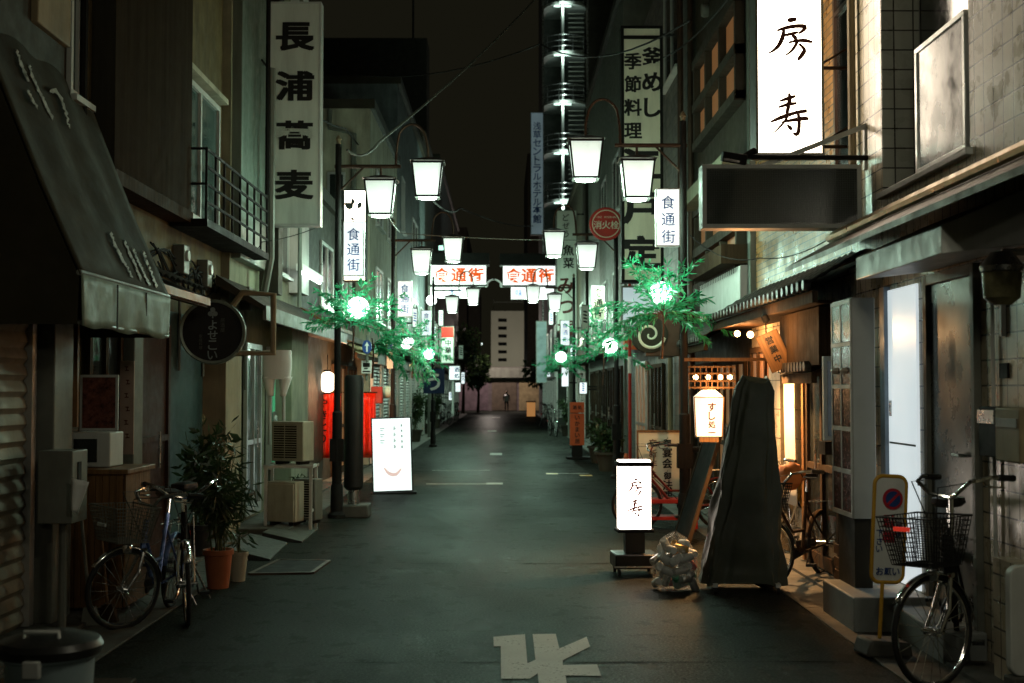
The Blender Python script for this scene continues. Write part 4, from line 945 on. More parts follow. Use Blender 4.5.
# hanging warm lantern under the trellis
c = W(708.5, 414, 13.6); t = thing('hanging_lantern', 'glowing cream paper lantern sign hanging above the black leaning board', 'lantern', c, R(-6)); k = 13.6/F
v = MB(); a, b, d = .155, .135, .10; z0, z1, z2 = -22*k, 17*k, 24*k
v.add([(-b,-d,z0),(b,-d,z0),(b,d,z0),(-b,d,z0),(-a,-d,z1),(a,-d,z1),(a,d,z1),(-a,d,z1),(-.07,-d*.7,z2),(.07,-d*.7,z2),(.07,d*.7,z2),(-.07,d*.7,z2)],
      [(0,3,2,1),(0,1,5,4),(1,2,6,5),(2,3,7,6),(3,0,4,7),(4,5,9,8),(5,6,10,9),(6,7,11,10),(7,4,8,11),(8,9,10,11)]); v.build('shade', m_lanternwarm, t, smooth=False)
fr = MB()
for s in (-1, 1): fr.bar((s*b,-d-.004,z0),(s*a,-d-.004,z1),.012,.012).bar((s*b,-d,z0),(s*b,d,z0),.014,.014)
fr.bar((-a,-d-.004,z1),(a,-d-.004,z1),.01,.01).box(-.10,.10,-.09,.09,z0-.06,z0-.012).tube([(0,0,z2),(0,0,z2+.16)], .006); fr.build('frame', m_wood, t)
vtext(t, 'すし', .03, .12, .085, .095, -d-.004, m_inkbrown, .02); vtext(t, '処一', .03, -.07, .075, .085, -d-.004, m_inkbrown, .02)
c = W(711, 380, 13.6); t = thing('trellis_lamp', 'red brown wooden trellis with warm bulbs above the cream lantern', 'lamp', c, R(-8))
tr = MB()
for z in (-.09,-.02,.06,.13): tr.box(-.24,.26,-.02,.02,z,z+.018)
for i in range(9): x = -.23+i*.06; tr.box(x-.006,x+.006,-.012,.03,-.10,.15)
tr.box(-.28,1.0,-.03,.05,.20,.235); tr.build('trellis', m_wood, t)
for x in (-.16,-.03,.10,.2): MB().ball((x,.05,.03),.028).build('bulb', m_bulb, t)
lamp('trellis_light', t, (0,-.14,-.12), 9, (1,.5,.2), .05)
# tilted orange wooden sign under the eave
c = W(774.5, 351, 12.3); t = thing('hanging_board', 'tilted orange lit wooden board hanging under the tiled eave', 'sign', c, R(-12), ry=R(-24))
MB().box(-.11,.11,-.02,.02,-.19,.19).build('board', m_wood, t, bevel=.006); vtext(t, '営業中', .0, .15, .075, .095, -.022, m_ink, .025)
MB().tube([(0,0,.19),(.06,.02,.34)], .006).lathe([(.001,0),(.035,.02),(.035,.08),(.001,.10)], 10, (.05,0,.27)).build('hanger', m_black, t)
lamp('board_spot', t, (-.05,-.30,.22), 20, (1,.52,.2), .03)
# menu photo lightbox, its lit neighbour and curtains at the entrance
t = thing('menu_box', 'tall grey box with rows of food photographs beside the white door', 'sign', (2.56, 9.37, 0))
MB().box(0,.17,0,.56,.76,2.38).build('box', m_lgrey, t, bevel=.006)
mp = M('food_photo', (.12,.035,.02), .2, var=.9, vs=14, bp=0)
for r_ in range(5):
    for q in range(2): 
        o = MB().box(-.006,-.001,.03+q*.26,.27+q*.26,.80+r_*.315,1.08+r_*.315).build('photo', mp, t, smooth=False)
        MB().ball((-.003,.15+q*.26,.90+r_*.315),.05,10,6,.5).build('dish', M('dish_print', (.6,.5,.4), .4), o) if r_ in (3,) else None
fr = MB()
for z in [.765+.315*i for i in range(6)]: fr.box(-.012,-.0005,.005,.555,z,z+.03)
for yy in (.003,.275,.535): fr.box(-.010,-.0008,yy,yy+.022,.77,2.37)
fr.build('frame', m_lgrey, t); MB().box(.02,.15,.05,.5,0.03,.76).build('stand', m_dark, t)
t = thing('curtain', 'long white fabric curtain lit orange at the eatery entrance', 'curtain', (2.90, 12.66, 0))
MB().grid(lambda u, v: (.01*math.sin(u*40)-.02*math.sin(v*2), u*.46, .55+1.62*v), 40, 10).build('cloth', M('white_cloth', (.75,.70,.60), .8, var=.1), t, solid=.004)
MB().tube([(0,-.05,2.18),(0,.55,2.18)], .012).build('rod', m_darkwood, t)
t = thing('glass_case', 'small dark framed display case on the wall between curtain and photo menu', 'display case', (2.66, 10.6, 0))
MB().box(0,.30,0,.06,1.28,1.98).build('case', m_lgrey, t, bevel=.005); MB().box(.03,.27,-.006,-.001,1.32,1.94).build('pane', m_glass, t, smooth=False); MB().box(.02,.33,.06,.30,1.16,1.27).build('shelf', m_darkwood, t)
# board with brush lettering, red bench, leaning board
c = W(660, 466, 16.1); t = thing('lettered_board', 'cream standing board with black banquet lettering behind the red bicycle', 'sign', (c.x, 16.1, 0)); k = 16.1/F
MB().box(-.27,.27,-.015,.015,.42,c.z+.42).build('board', m_signbeige, t, bevel=.004)
MB().box(-.29,.29,-.02,.02,c.z+.421,c.z+.45).box(-.29,-.271,-.018,.018,.05,c.z+.42).box(.271,.29,-.018,.018,.05,c.z+.42).build('frame', m_wood, t)
vtext(t, '御宴会御法要', .09, c.z+.37, .125, .137, -.018, m_ink, .02); vtext(t, '忘新年会', -.09, c.z+.34, .10, .13, -.018, m_inkbrown, .014)
t = thing('bench', 'low red painted bench below the lettered board', 'bench', (1.95, 15.75, 0))
MB().box(-.32,.45,-.15,.15,.32,.37).build('seat', m_redcl, t, bevel=.006); MB().box(-.3,.43,-.14,.14,.12,.16).build('stretcher', m_redcl, t)
for x in (-.28,.40):
    for yy in (-.11,.11): MB().box(x-.02,x+.02,yy-.02,yy+.02,0,.318).build('leg', m_redcl, t)
t = thing('leaning_board', 'black board in a brown frame leaning behind the covered sign', 'board', (1.96, 14.2, 0), ry=R(17))
MB().box(-.012,.012,-.45,.45,.02,1.22).build('panel', M('chalkboard', (.012,.011,.010), .9, spec=.05), t); fr = MB()
for yy in (-.47,.47): fr.box(-.02,.02,yy-.025,yy+.025,0,1.27)
fr.box(-.019,.019,-.444,.444,1.222,1.26).box(-.019,.019,-.444,.444,.0,.03); fr.build('frame', m_darkwood, t)
MB().box(.30,.33,-.4,.4,.0,.03).build('foot', m_wood, t)

# sign covered with a tarpaulin
c = G(739, 588); t = thing('covered_sign', 'tall upright sign wrapped in a dark green tarpaulin on castors', 'covered sign', (c.x, 10.95, 0), R(-4))
def tarp(u, v):
    a = u*math.tau; z = .07 + 1.72*v
    hw = .335 - .185*v; hd = .22 - .11*v
    cx = .0 + .125*v; e = .5
    f = 1 + .20*(.6-abs(math.sin(a*3.0+v*1.6+.4)))*(1-v*.5) + .11*(.5-abs(math.sin(a*6.5+1.3-v*3.5)))*(1-v*.4) + .09*(.5-abs(math.sin(v*8+2.2*math.sin(a*2+.5))))*(.3+.7*math.sin(v*3)**2) + .03*math.sin(v*23+a*2)*(v > .05)
    if v > .95: hw *= 1-(v-.95)*5; hd *= 1-(v-.95)*5
    x = hw*f*math.copysign(abs(math.cos(a))**e, math.cos(a)); y = hd*f*math.copysign(abs(math.sin(a))**e, math.sin(a))
    return (cx + x, y, z + .02*math.sin(a*3)*(1-v) + (.035*math.sin(a*2+1) if v > .85 else 0))
mb = MB().grid(tarp, 96, 60); mb.add([tarp(i/32, 1) for i in range(32)], [tuple(range(32))]); mb.build('tarpaulin', m_tarp, t)
MB().box(-.34,.34,-.03,.03,.055,.085).box(-.26,-.22,-.24,.24,.055,.085).box(.26,.30,-.24,.24,.055,.085).build('base', m_lgrey, t)
for x in (-.24,.28,-.2,.32):
    MB().lathe([(.001,-.012),(.03,-.012),(.03,.012),(.001,.012)], 12, (x,-.22 if x in (-.24,.28) else .22,.03), 'x').build('caster', m_rubber, t)

# clear rubbish bag with cans
c = G(675, 590); bc = Vector((c.x, 10.95, 0))
t = thing('rubbish_bag', 'clear plastic rubbish bag full of cans beside the covered sign', 'rubbish bag', bc)
def bag(u, v):
    a = u*math.tau; z = .49*v; r = .205*math.sin(math.pi*min(1, .18+.80*v))**.55*(1 - .12*v)
    f = 1 + .06*(.5-abs(math.sin(a*4+v*7))) + .06*(.5-abs(math.sin(a*7-v*11))) + .05*(.5-abs(math.sin(a*3+v*17)))
    if v > .88: r *= 1-(v-.88)*5.5
    return (r*f*math.cos(a), r*f*.85*math.sin(a), max(.004, z + .015*math.sin(a*5)))
mb = MB().grid(bag, 64, 34); mb.add([bag(i/24, 0) for i in range(24)], [tuple(range(24))[::-1]]); mb.build('bag', clear('clear_plastic', (.80,.82,.78), .13, .22), t)
rnd = random.Random(5); spots = []
mats = [m_alu, m_lgrey, m_white, m_alu, m_steel, M('gold_can', (.5,.33,.1), .35, .6), m_white, m_alu, M('green_can', (.05,.22,.12), .4, .4), m_lgrey, m_alu, m_redcl, m_white]
tries = 0
while len(spots) < 34 and tries < 6000:
    tries += 1
    z = rnd.uniform(.05,.40); a = rnd.uniform(0, math.tau); r = rnd.uniform(0,.165)*(1 if z < .32 else .75)
    p = Vector((r*math.cos(a), r*.85*math.sin(a), z))
    if p.y > .05 or any((p-q).length < .080 for q in spots): continue
    spots.append(p); i = len(spots)
    mb = MB().lathe([(.001,-.058),(.026,-.062),(.036,-.050),(.036,.048),(.028,.062),(.024,.056),(.001,.055)], 12)
    o = mb.build('drink_can', mats[i % len(mats)]); o.location = bc + p; o.rotation_euler = (rnd.uniform(0,3),rnd.uniform(0,3),rnd.uniform(0,3)); o.scale = (.98,.98,1.0)
    tag(o, 'empty drink can inside the clear rubbish bag', 'can', 'empty cans inside the clear rubbish bag')

# black wrapped post on a concrete block
c = W(353.5, 500, 17.3); t = thing('wrapped_post', 'thick black wrapped post on a concrete block at the left kerb', 'post', (c.x, 17.3, 0))
MB().box(-.22,.22,-.22,.22,0,.17).build('block', m_conc, t, bevel=.02); MB().tube([(0,0,.17),(0,0,.42)], .075, 16).build('pipe', m_steel, t)
MB().tube([(0,0,.36),(0,0,.40),(0,0,1.0),(0,0,1.86),(0,0,1.90)], [.10,.132,.126,.130,.11], 24).build('cover', M('black_padding', (.018,.018,.017), .5, var=.3), t)

# red curtains, lantern and clutter of the eatery
p0, p1 = W(318, 393, 23.6), W(375, 458, 23.6)
def curtain(x0, x1, z0, z1, Y, lab, txt):
    t = thing('red_curtain', lab, 'curtain', ((x0+x1)/2, Y, 0), 0, 'red curtains of the eatery'); hw = (x1-x0)/2
    MB().grid(lambda u, v: ((u-.5)*2*hw, .018*math.sin(u*22)+.01*math.sin(u*9+v*4), z0+(z1-z0)*v), 30, 8).build('cloth', m_redcloth, t, solid=.003)
    MB().tube([(-hw-.03,0,z1+.01),(hw+.03,0,z1+.01)], .013).build('rod', m_darkwood, t)
    vtext(t, txt, -hw+.10, z1-.10, .16, .22, -.035, m_ink, .03)
curtain(p0.x, p0.x+.42, p1.z, p0.z, 23.6, 'red lit curtain left of the slim dark pole', 'やきとり'); curtain(p0.x+.48, p1.x, p1.z, p0.z, 23.7, 'red lit curtain half hidden by the wrapped post', 'もつ煮込')
c = W(327.5, 382, 23.4); t = thing('paper_lantern', 'round glowing white paper lantern above the red curtains', 'lantern', c)
MB().ball((0,0,0), .17, 18, 12, 1.15).build('shade', em('paper_lantern_glow', (1,.82,.6), 3.2), t); MB().lathe([(.07,.19),(.07,.22)], 12).tube([(0,0,.2),(0,0,.5)], .008).build('cap', m_black, t); MB().lathe([(.07,-.22),(.07,-.19)], 12).build('rim', m_black, t)
lamp('curtain_backlight', t, (.35,.75,-.25), 150, (1,.52,.25), .1); lamp('curtain_fill', t, (.55,-.6,-.1), 12, (1,.55,.22), .08)  # backlight behind the curtains, plus an added front light on the red cloth
c = W(375, 398, 27); t = thing('red_postbox', 'small red box lantern hanging beside the straw eave', 'lantern', W(377, 395, 27)); MB().box(-.12,.12,-.1,.1,-.18,.18).build('box', m_redcl, t, bevel=.02); MB().tube([(0,0,.18),(0,0,.5)], .01).build('cord', m_black, t)
t = thing('paper_lantern', 'pale unlit paper lantern right of the red box lantern', 'lantern', W(387, 392, 27.4)); MB().ball((0,0,0),.15,14,10,.9).build('shade', m_signbeige, t); MB().tube([(0,0,.13),(0,0,.5)], .01).build('cord', m_black, t)

def plate_sign(name, lab, px, py, Y, wpx, hpx, face, group=None, rnd_=False):
    k = Y/F; t = thing(name, lab, 'sign', W(px, py, Y), 0, group); wd, ht = wpx*k, hpx*k
    if rnd_: MB().lathe([(.001,-.012),(wd/2,-.012),(wd/2,.012),(.001,.012)], 28, (0,0,0), 'y').build('disc', face, t)
    else: MB().box(-wd/2,wd/2,-.012,.012,-ht/2,ht/2).build('panel', face, t, bevel=.003)
    MB().tube([(0,.03,-ht/2-.1),(0,.03,ht/2+.05)], .02).build('post', m_grey, t)
    return t, wd, ht
t, wd, ht = plate_sign('arrow_sign', 'round blue sign with white up arrow above the small white plate', 367, 347, 18.4, 9.5, 17, m_bluebox, rnd_=True)
for o in t.children: 
    if o.name.startswith('disc'): o.scale = (1,1,1.45)
MB().prism([(-.012,-.07),(.012,-.07),(.012,.02),(.035,.01),(0,.075),(-.035,.01),(-.012,.02)], 'y', -.016, -.013).build('arrow', m_white, t)
t, wd, ht = plate_sign('white_plate', 'small white plate with dark bars below the blue arrow sign', 366.5, 367, 18.5, 10, 13, m_white)
MB().box(-.05,.05,-.016,-.013,.0,.06).box(-.03,.02,-.016,-.013,-.03,-.015).box(-.055,.055,-.016,-.013,-.075,-.055).build('bars', m_ink, t)
t, wd, ht = plate_sign('address_plate', 'narrow white and blue street plate on the second left pole', 390, 352, 25.0, 6, 33, m_lgrey); MB().box(-.05,.05,-.016,-.013,.05,.30).build('blue_field', m_bluebox, t)
t, wd, ht = plate_sign('hanging_flag', 'dark blue cloth flag with white hiragana below the second left globe', 434, 381, 33, 21, 25, M('navy_cloth', (.02,.035,.09), .8)); put(mb := MB(), 'う', 0, -.02, .40, .44, -.016, .03); mb.build('lettering', m_white, t)
k = 48/F
t, wd, ht, y = signbox('shop_sign', 'distant sign with red top and grey lower half on the left', 447.5, 345, 48, 13, 37, .2, m_signgrey, m_grey, None, .03, bracket=-1); MB().box(-wd/2+.02,wd/2-.02,y-.008,y-.001,.28,ht/2-.03).build('red_field', m_redcl, t); vtext(t, '中華料', .03, .20, .24, .28, y, m_ink, .02)
t, wd, ht, y = signbox('lit_pole_sign', 'far lit white double sign on a pale pole at the left', 454.5, 373, 55, 12, 15, .2, m_signcool, m_grey, None, .04); vtext(t, '酒処', .10, .25, .22, .26, y, m_bluebox, .02)
MB().box(-.12,-.02,-.05,.05,-1.75,-.34).build('post', m_lgrey, t); MB().box(.05,.25,-.08,.08,-.80,-.42).build('lower_panel', m_signcool, t)
t, wd, ht, y = signbox('grey_banner', 'far pale grey vertical banner left of the fish restaurant sign', 541.5, 352, 52, 11, 62, .15, M('blue_grey_banner', (.20,.25,.27), .6), m_grey, None, .03, bracket=1)
t, wd, ht, y = signbox('lit_pole_sign', 'lit white upright box sign on the right below the fish restaurant sign', 565, 377, 36, 8, 20, .12, m_signcool, m_grey, None, .02, bracket=1)
t, wd, ht, y = signbox('lit_window_sign', 'glowing pale blue window panel behind the right willow globe', 643, 307, 22.2, 44, 42, .08, em('pale_window', (.75,.95,1), .45, (.3,.34,.34)), m_grey, None, .03)
t, wd, ht, y = signbox('lit_pole_sign', 'small lit upright sign high on the left behind the globe signs', 425, 323, 44, 6, 24, .12, m_signcool, m_grey, None, .02)
# sign stand, cones, lanterns of the right side
c = G(577, 459); k = c.y/F; t = thing('sign_stand', 'orange red upright sign stand with black lettering on a dark foot', 'sign', (c.x, c.y, 0), R(4)); 
MB().box(-.175,.175,-.06,.06,.34,1.12).box(-.175,.175,-.06,.06,1.14,1.40).build('panel', m_orangesign, t, bevel=.005); MB().box(-.13,.13,-.05,.05,.06,.34).build('neck', m_black, t); MB().box(-.26,.34,-.2,.2,0,.06).build('base', m_black, t, bevel=.01)
vtext(t, 'いかまい居', 0, 1.08, .12, .145, -.064, m_ink, .02); htext(t, '酒処', 0, 1.27, .10, .13, -.064, m_ink, .02)
c = G(613, 487); t = thing('traffic_cone', 'orange red traffic cone at the foot of the right globe lamp', 'cone', (c.x+.02, 20.3, 0)); MB().lathe([(.15,.02),(.03,.68),(.02,.70)], 16).build('cone', m_orangesign, t); MB().lathe([(.098,.30),(.075,.42)], 16).build('stripe', m_white, t); MB().box(-.19,.19,-.19,.19,0,.03).build('base', m_orangesign, t, bevel=.01)
c = W(531, 409, 78); t = thing('floor_lantern', 'far orange lit floor lantern on the right side', 'lantern', (c.x, 78, 0)); MB().box(-.25,.25,-.2,.2,.1,.95).build('shade', em('orange_lantern_glow', (1,.42,.12), .3), t); MB().box(-.29,.29,-.23,.23,0,.098).box(-.29,.29,-.23,.23,.952,1.03).build('frame', m_darkwood, t)

# ------------------------------------------------------------------ plants
def leaves(mb, c, R3, n, l, rnd, wd=.16, droop=.3):
    for _ in range(n):
        while True:
            q = Vector((rnd.uniform(-1,1),rnd.uniform(-1,1),rnd.uniform(-1,1)))
            if .2 < q.length < 1: break
        b = Vector(c) + Vector((q.x*R3[0], q.y*R3[1], q.z*R3[2])); d = (q + Vector((rnd.uniform(-.6,.6),rnd.uniform(-.6,.6),rnd.uniform(-.6,.6)-droop))).normalized()
        ll = l*rnd.uniform(.6,1.2); wv = d.cross(Vector((rnd.uniform(-1,1),rnd.uniform(-1,1),rnd.uniform(-1,1)))).normalized()*ll*wd; m1 = b+d*ll*.5
        mb.add([b, m1+wv, b+d*ll, m1-wv], [(0,1,2,3)])
def potted(name, lab, x, y, ph, pr, h, rad, pm, n=500, seed=1, stems=7, l=.11, wd=.12, cat='potted plant', grp=None):
    rnd = random.Random(seed); t = thing(name, lab, cat, (x,y,0), 0, grp)
    MB().lathe([(pr*.72,0),(pr*.95,ph*.86),(pr*1.06,ph*.87),(pr*1.06,ph),(pr*.92,ph),(pr*.9,ph*.93),(.001,ph*.93)], 20).build('pot', pm, t)
    st = MB(); lf = MB()
    for i in range(stems):
        a = rnd.uniform(0, math.tau); r = rnd.uniform(.1,1)*rad; hh = h*rnd.uniform(.6,1); tip = Vector((r*math.cos(a), r*math.sin(a), ph+hh))
        b = Vector((rnd.uniform(-.4,.4)*pr, rnd.uniform(-.4,.4)*pr, ph*.9)); mid = b.lerp(tip,.5)+Vector((0,0,hh*.08)); st.tube([b, mid, tip], [.008,.006,.003], 5)
        for q in range(max(1, n//stems//8)):
            s = rnd.uniform(.35,1); c = b.lerp(tip, s); leaves(lf, c, (.09,.09,.09), 8, l, rnd, wd)
    st.build('stem', M('plant_stem', (.06,.07,.03), .7, bp=0) if 'plant_stem' not in bpy.data.materials else bpy.data.materials['plant_stem'], t); lf.build('leaves', m_leafd, t, smooth=False)
potted('potted_bamboo', 'bushy bamboo in a terracotta pot beside the left bicycles', -2.45, 11.1, .33, .125, .92, .30, m_terra, 1000, 2, 13, .14, .085)
potted('small_pot', 'small cream pot just behind the terracotta pot', -2.36, 11.5, .26, .085, .2, .1, m_cream, 60, 5, 4)
potted('potted_plant', 'tall dark leafy climber against the teal wall behind the bicycles', -3.08, 13.0, .35, .16, 1.05, .28, m_blackp, 800, 9, 12, .12, .2)
potted('potted_plant', 'white potted plant at the foot of the slim dark pole', -2.62, 17.3, .22, .12, .35, .2, m_lgrey, 300, 11, 7)
for i, (px, py, h, rd, lb) in enumerate(((421,442,1.5,.5,'dark bushy shrub in a planter just beyond the lit white board'),(433,434,1.35,.5,'dark shrub in the middle of the left planter row'),(440,428,1.25,.5,'dark shrub at the far end of the left planter row'),
                                  (592,463,.55,.32,'low leafy planter behind the orange red sign stand'),(600,471,.5,.3,'low leafy planter in front of the stone wall'),(563,436,1.0,.4,'dark planter shrub at the right kerb beyond the sign stand'))):
    g = G(px, py); potted('planter_shrub', lb, g.x + (-.25 if px < 500 else .2), g.y, .4, .3, h, rd, m_dark, 800, 30+i, 12, .15, .2, 'shrub', 'shrubs in planters along the kerb')
def tree(lab, px, Y, h, r, seed):
    rnd = random.Random(seed); t = thing('street_tree', lab, 'tree', (W(px, 390, Y).x, Y, 0), 0, 'dark trees at the cross street')
    tr = MB().tube([(0,0,0),(.05,0,h*.35),(.0,.1,h*.7)], [.12,.09,.04], 8)
    lf = MB()
    for i in range(9):
        a = rnd.uniform(0, math.tau); rr = rnd.uniform(.2,1)*r*.75; c = Vector((rr*math.cos(a), rr*math.sin(a), h*rnd.uniform(.5,.95))); tr.tube([(.03,0,h*.38), c], [.05,.02], 5); leaves(lf, c, (r*.4,r*.4,h*.16), 130, .32, rnd, .3)
    tr.build('trunk', m_darkwood, t); lf.build('crown', m_leafd, t, smooth=False)
tree('dark tree left of the beige slab building', 463, 92, 6.2, 1.5, 1); tree('small dark tree on the right near the cross street', 543, 84, 4.2, 1.2, 2); tree('slim dark tree before the purple lit shutters', 478, 97, 3.9, .9, 3)

# small lit and unlit signs on the shop fronts of the middle distance
far = [(415,318,31,6,20,1,-1,'narrow lit white sign between the second left lamp and the gate'),(441,318,50,5,16,1,-1,'small lit white sign under the left gate panel'),(434,332,47,5,12,1,-1,'small square lit sign left of the red topped sign'),
       (461,352,60,5,14,0,-1,'tiny unlit sign far down the left side'),(463,378,66,4,12,1,-1,'tiny lit sign far down the left side by the dark tree'),(451,396,58,5,9,1,-1,'low tiny lit sign at the far left kerb'),
       (551,318,52,5,14,1,1,'small lit white sign under the right gate panel'),(573,352,38,7,16,1,1,'small lit sign just beyond the third right lamp'),(556,345,56,5,15,0,1,'tiny unlit sign right of the grey banner'),
       (548,372,64,5,10,1,1,'tiny lit sign far down the right side above the bicycles'),(585,318,33,8,26,0,1,'unlit grey sign beside the unlit cream street sign'),(583,388,30,9,13,1,1,'low lit window sign behind the orange red sign stand')]
for px, py, Y, wp, hp, lit, sd, lb in far:
    t, wd, ht, y = signbox('lit_shop_sign' if lit else 'shop_sign', lb, px, py, Y, wp, hp, .14, m_signcool if lit else m_signgrey, m_grey, None, .025, bracket=sd)
    mb = MB(); brush(mb, [[(70,20+i*34,14),(96,26+i*34,20),(112,34+i*34,10)] for i in range(4)], 0, 0, min(ht*.9, wd*2.2), y); mb.build('lettering', m_inkblue if lit else m_ink, t)

# ------------------------------------------------------------------ bicycles
def bicycle(lab, loc, rz, col, basketm, r=.30, steer=0, spokes=22, basket=True, reflector=False, hd=1.0, rearm=None, lean=0):
    t = thing('bicycle', lab, 'bicycle', loc, rz, None); t.rotation_euler = (R(lean), 0, rz)
    wb = 1.02*(r/.30)**.5; k = r/.30; hx = wb*.5
    def wheel(xc, T):
        w = MB(); n = 28
        pt = lambda rr, a, yy=0: T(Vector((xc + rr*math.cos(a), yy, r + rr*math.sin(a))))
        w.tube([pt(r-.028, math.tau*i/n) for i in range(n)], .011, 6, True)
        for i in range(spokes):
            a = math.tau*i/spokes; w.tube([pt(.02, a+.5*(1 if i % 2 else -1), .022*(1 if i % 4 < 2 else -1)), pt(r-.03, a)], .0022, 4)
        w.tube([pt(0,0,-.05), pt(0,0,.05)], .026, 10).tube([pt(0,0,-.08), pt(0,0,.08)], .009, 8)
        o = w.build('wheel', m_chrome, t); ty = MB().tube([pt(r-.012, math.tau*i/36) for i in range(36)], .0175, 8, True); ty.build('tyre', m_rubber, o)
        mg = MB(); a0, a1 = (R(15), R(190)) if xc < 0 else (R(35), R(175)); m_ = 18
        mg.grid(lambda u, v: pt(r+.022-.012*abs(v-.5)*2, a0+(a1-a0)*u, (v-.5)*.052), m_, 4); mg.build('mudguard', rearm if (rearm and xc < 0) else m_chrome if xc > 0 else col, t, solid=.002)
    I = lambda p: p
    sx = hx - .14*k; Q = Matrix.Rotation(steer, 3, 'Z')
    def T(p):
        q = p - Vector((sx, 0, 0)); return Q @ q + Vector((sx, 0, 0))
    wheel(-hx, I); wheel(hx, T)
    bb = Vector((-.08*k, 0, r-.03)); hd0 = Vector((sx-.01, 0, .62*k)); hd1 = Vector((sx-.05, 0, .80*k)); st0 = Vector((-.25*k, 0, .80*k)); ax = Vector((-hx, 0, r))
    f = MB().tube([hd0+Vector((.02,0,-.05)), hd1], .021).tube([hd0, Vector((sx*.35,0,.36*k)), bb], .019).tube([hd0+Vector((-.02,0,.08)), Vector((sx*.3,0,.46*k)), bb.lerp(st0,.35)], .015).tube([bb, st0], .017)
    for s in (-.055, .055): f.tube([bb+Vector((0,s*.6,0)), ax+Vector((0,s,0))], .010).tube([bb.lerp(st0,.75)+Vector((0,s*.3,0)), ax+Vector((0,s,0))], .009)
    f.build('frame', col, t)
    fk = MB()
    for s in (-.055, .055): fk.tube([T(hd0+Vector((.015,s*.5,-.04))), T(Vector((sx+.06*k,s,r+.12*k))), T(Vector((hx,s,r)))], [.014,.013,.009])
    fk.tube([T(hd0+Vector((.015,-.05,-.03))), T(hd0+Vector((.015,.05,-.03)))], .016); fk.build('fork', m_chrome, t)
    h = .96*k*hd; hb = MB(); cx = sx-.06
    hb.tube([T(Vector((cx,0,.80*k))), T(Vector((cx-.02,0,h-.05)))], .013)
    side = [Vector((cx-.02,0,h-.06)), Vector((cx+.05,.10,h-.03)), Vector((cx+.04,.19,h+.04)), Vector((cx-.06,.25,h+.06)), Vector((cx-.20,.27,h+.05))]
    for s in (1, -1): hb.tube([T(Vector((p.x, p.y*s, p.z))) for p in side], .0125)
    o = hb.build('handlebar', m_chrome, t)
    for s in (1, -1):
        MB().tube([T(Vector((cx-.12,.262*s,h+.055))), T(Vector((cx-.24,.272*s,h+.045)))], .019).build('grip', m_blackp, o)
        MB().tube([T(Vector((cx-.02,.24*s,h+.04))), T(Vector((cx-.03,.25*s,h+.01))), T(Vector((cx-.14,.29*s,h+.0)))], .006, 6).build('brake_lever', m_chrome, o)
    cb = MB().tube([T(Vector((cx-.02,.2,h+.04))), T(Vector((sx+.16,.12,h+.02))), T(Vector((sx+.10,0,.7*k)))], .004, 5).tube([T(Vector((cx-.02,-.2,h+.04))), T(Vector((sx+.13,-.1,h+.05))), T(Vector((sx,0,.66*k))), bb], .004, 5); cb.build('cable', m_blackp, t)
    sd = MB().lathe([(.001,-.03),(.08,-.025),(.105,.0),(.10,.03),(.05,.045),(.001,.045)], 16); sd.v = [((x*1.25 - (.10 if x > 0 else 0)*0 + st0.x), y*(1 if x < 0 else max(.3, 1-x*7)), z + st0.z+.14) for x, y, z in sd.v]; sd.build('saddle', m_blackp, t)
    MB().tube([st0, st0+Vector((-.02,0,.13))], .013).build('seat_post', m_chrome, t)
    rk = MB()
    for s in (-.06, 0, .06): rk.tube([Vector((-.30*k,s,.70*k)), Vector((-.68*k,s,.70*k))], .006, 6)
    for s in (-.06,.06): rk.tube([Vector((-.6*k,s,.70*k)), ax+Vector((0,s,0))], .005, 6)
    rk.tube([Vector((-.68*k,-.06,.70*k)), Vector((-.68*k,.06,.70*k))], .006, 6).build('rack', m_steel, t)
    MB().obox(Vector((-hx-.165*k*0-.30*k,0,.52*k)), (.03,.06,.05)).build('reflector', M('red_reflector', (.5,.015,.01), .2) if 'red_reflector' not in bpy.data.materials else bpy.data.materials['red_reflector'], t, bevel=.006)
    MB().prism([(bb.x+.10,r-.03),(bb.x+.06,r+.06),(-hx+.02,r+.05),(-hx-.04,r),(-hx+.02,r-.05),(bb.x+.06,r-.11)], 'y', -.075,-.055).build('chain_guard', m_blackp, t, bevel=.01)
    for s in (-1, 1):
        MB().tube([bb+Vector((0,s*.07,0)), bb+Vector((s*.12,s*.09,-s*.11))], .009).obox(bb+Vector((s*.12,s*.135,-s*.11)), (.08,.07,.022)).build('pedal', m_blackp, t)
    MB().tube([ax+Vector((.02,.05,0)), ax+Vector((-.10,.17,-r+.01))], .008).build('kickstand', m_steel, t)
    if basket:
        bk = MB(); x0, x1, z0, z1 = sx+.02, sx+.30, .66*k, .92*k; NB = 11
        C = lambda u, v, z: T(Vector((x0+.02 + (x1-x0-.04)*u + (u-.5)*.10*(z-z0)/(z1-z0), (v-.5)*(.30+.10*(z-z0)/(z1-z0)), z)))
        for i in range(NB):
            z = z0 + (z1-z0)*i/(NB-1); tk = .006 if i == NB-1 else .0028
            bk.tube([C(0,0,z),C(1,0,z),C(1,1,z),C(0,1,z)], tk, 5, True)
        for q in range(17):
            v = q/16
            for u in (0, 1): bk.tube([C(u,v,z0),C(u,v,z1)], .0028, 4)
            if q < 15:
                u = q/14
                for vv in (0, 1): bk.tube([C(u,vv,z0),C(u,vv,z1)], .0028, 4)
            bk.tube([C(0,v,z0),C(1,v,z0)], .0028, 4)
        o = bk.build('basket', basketm, t)
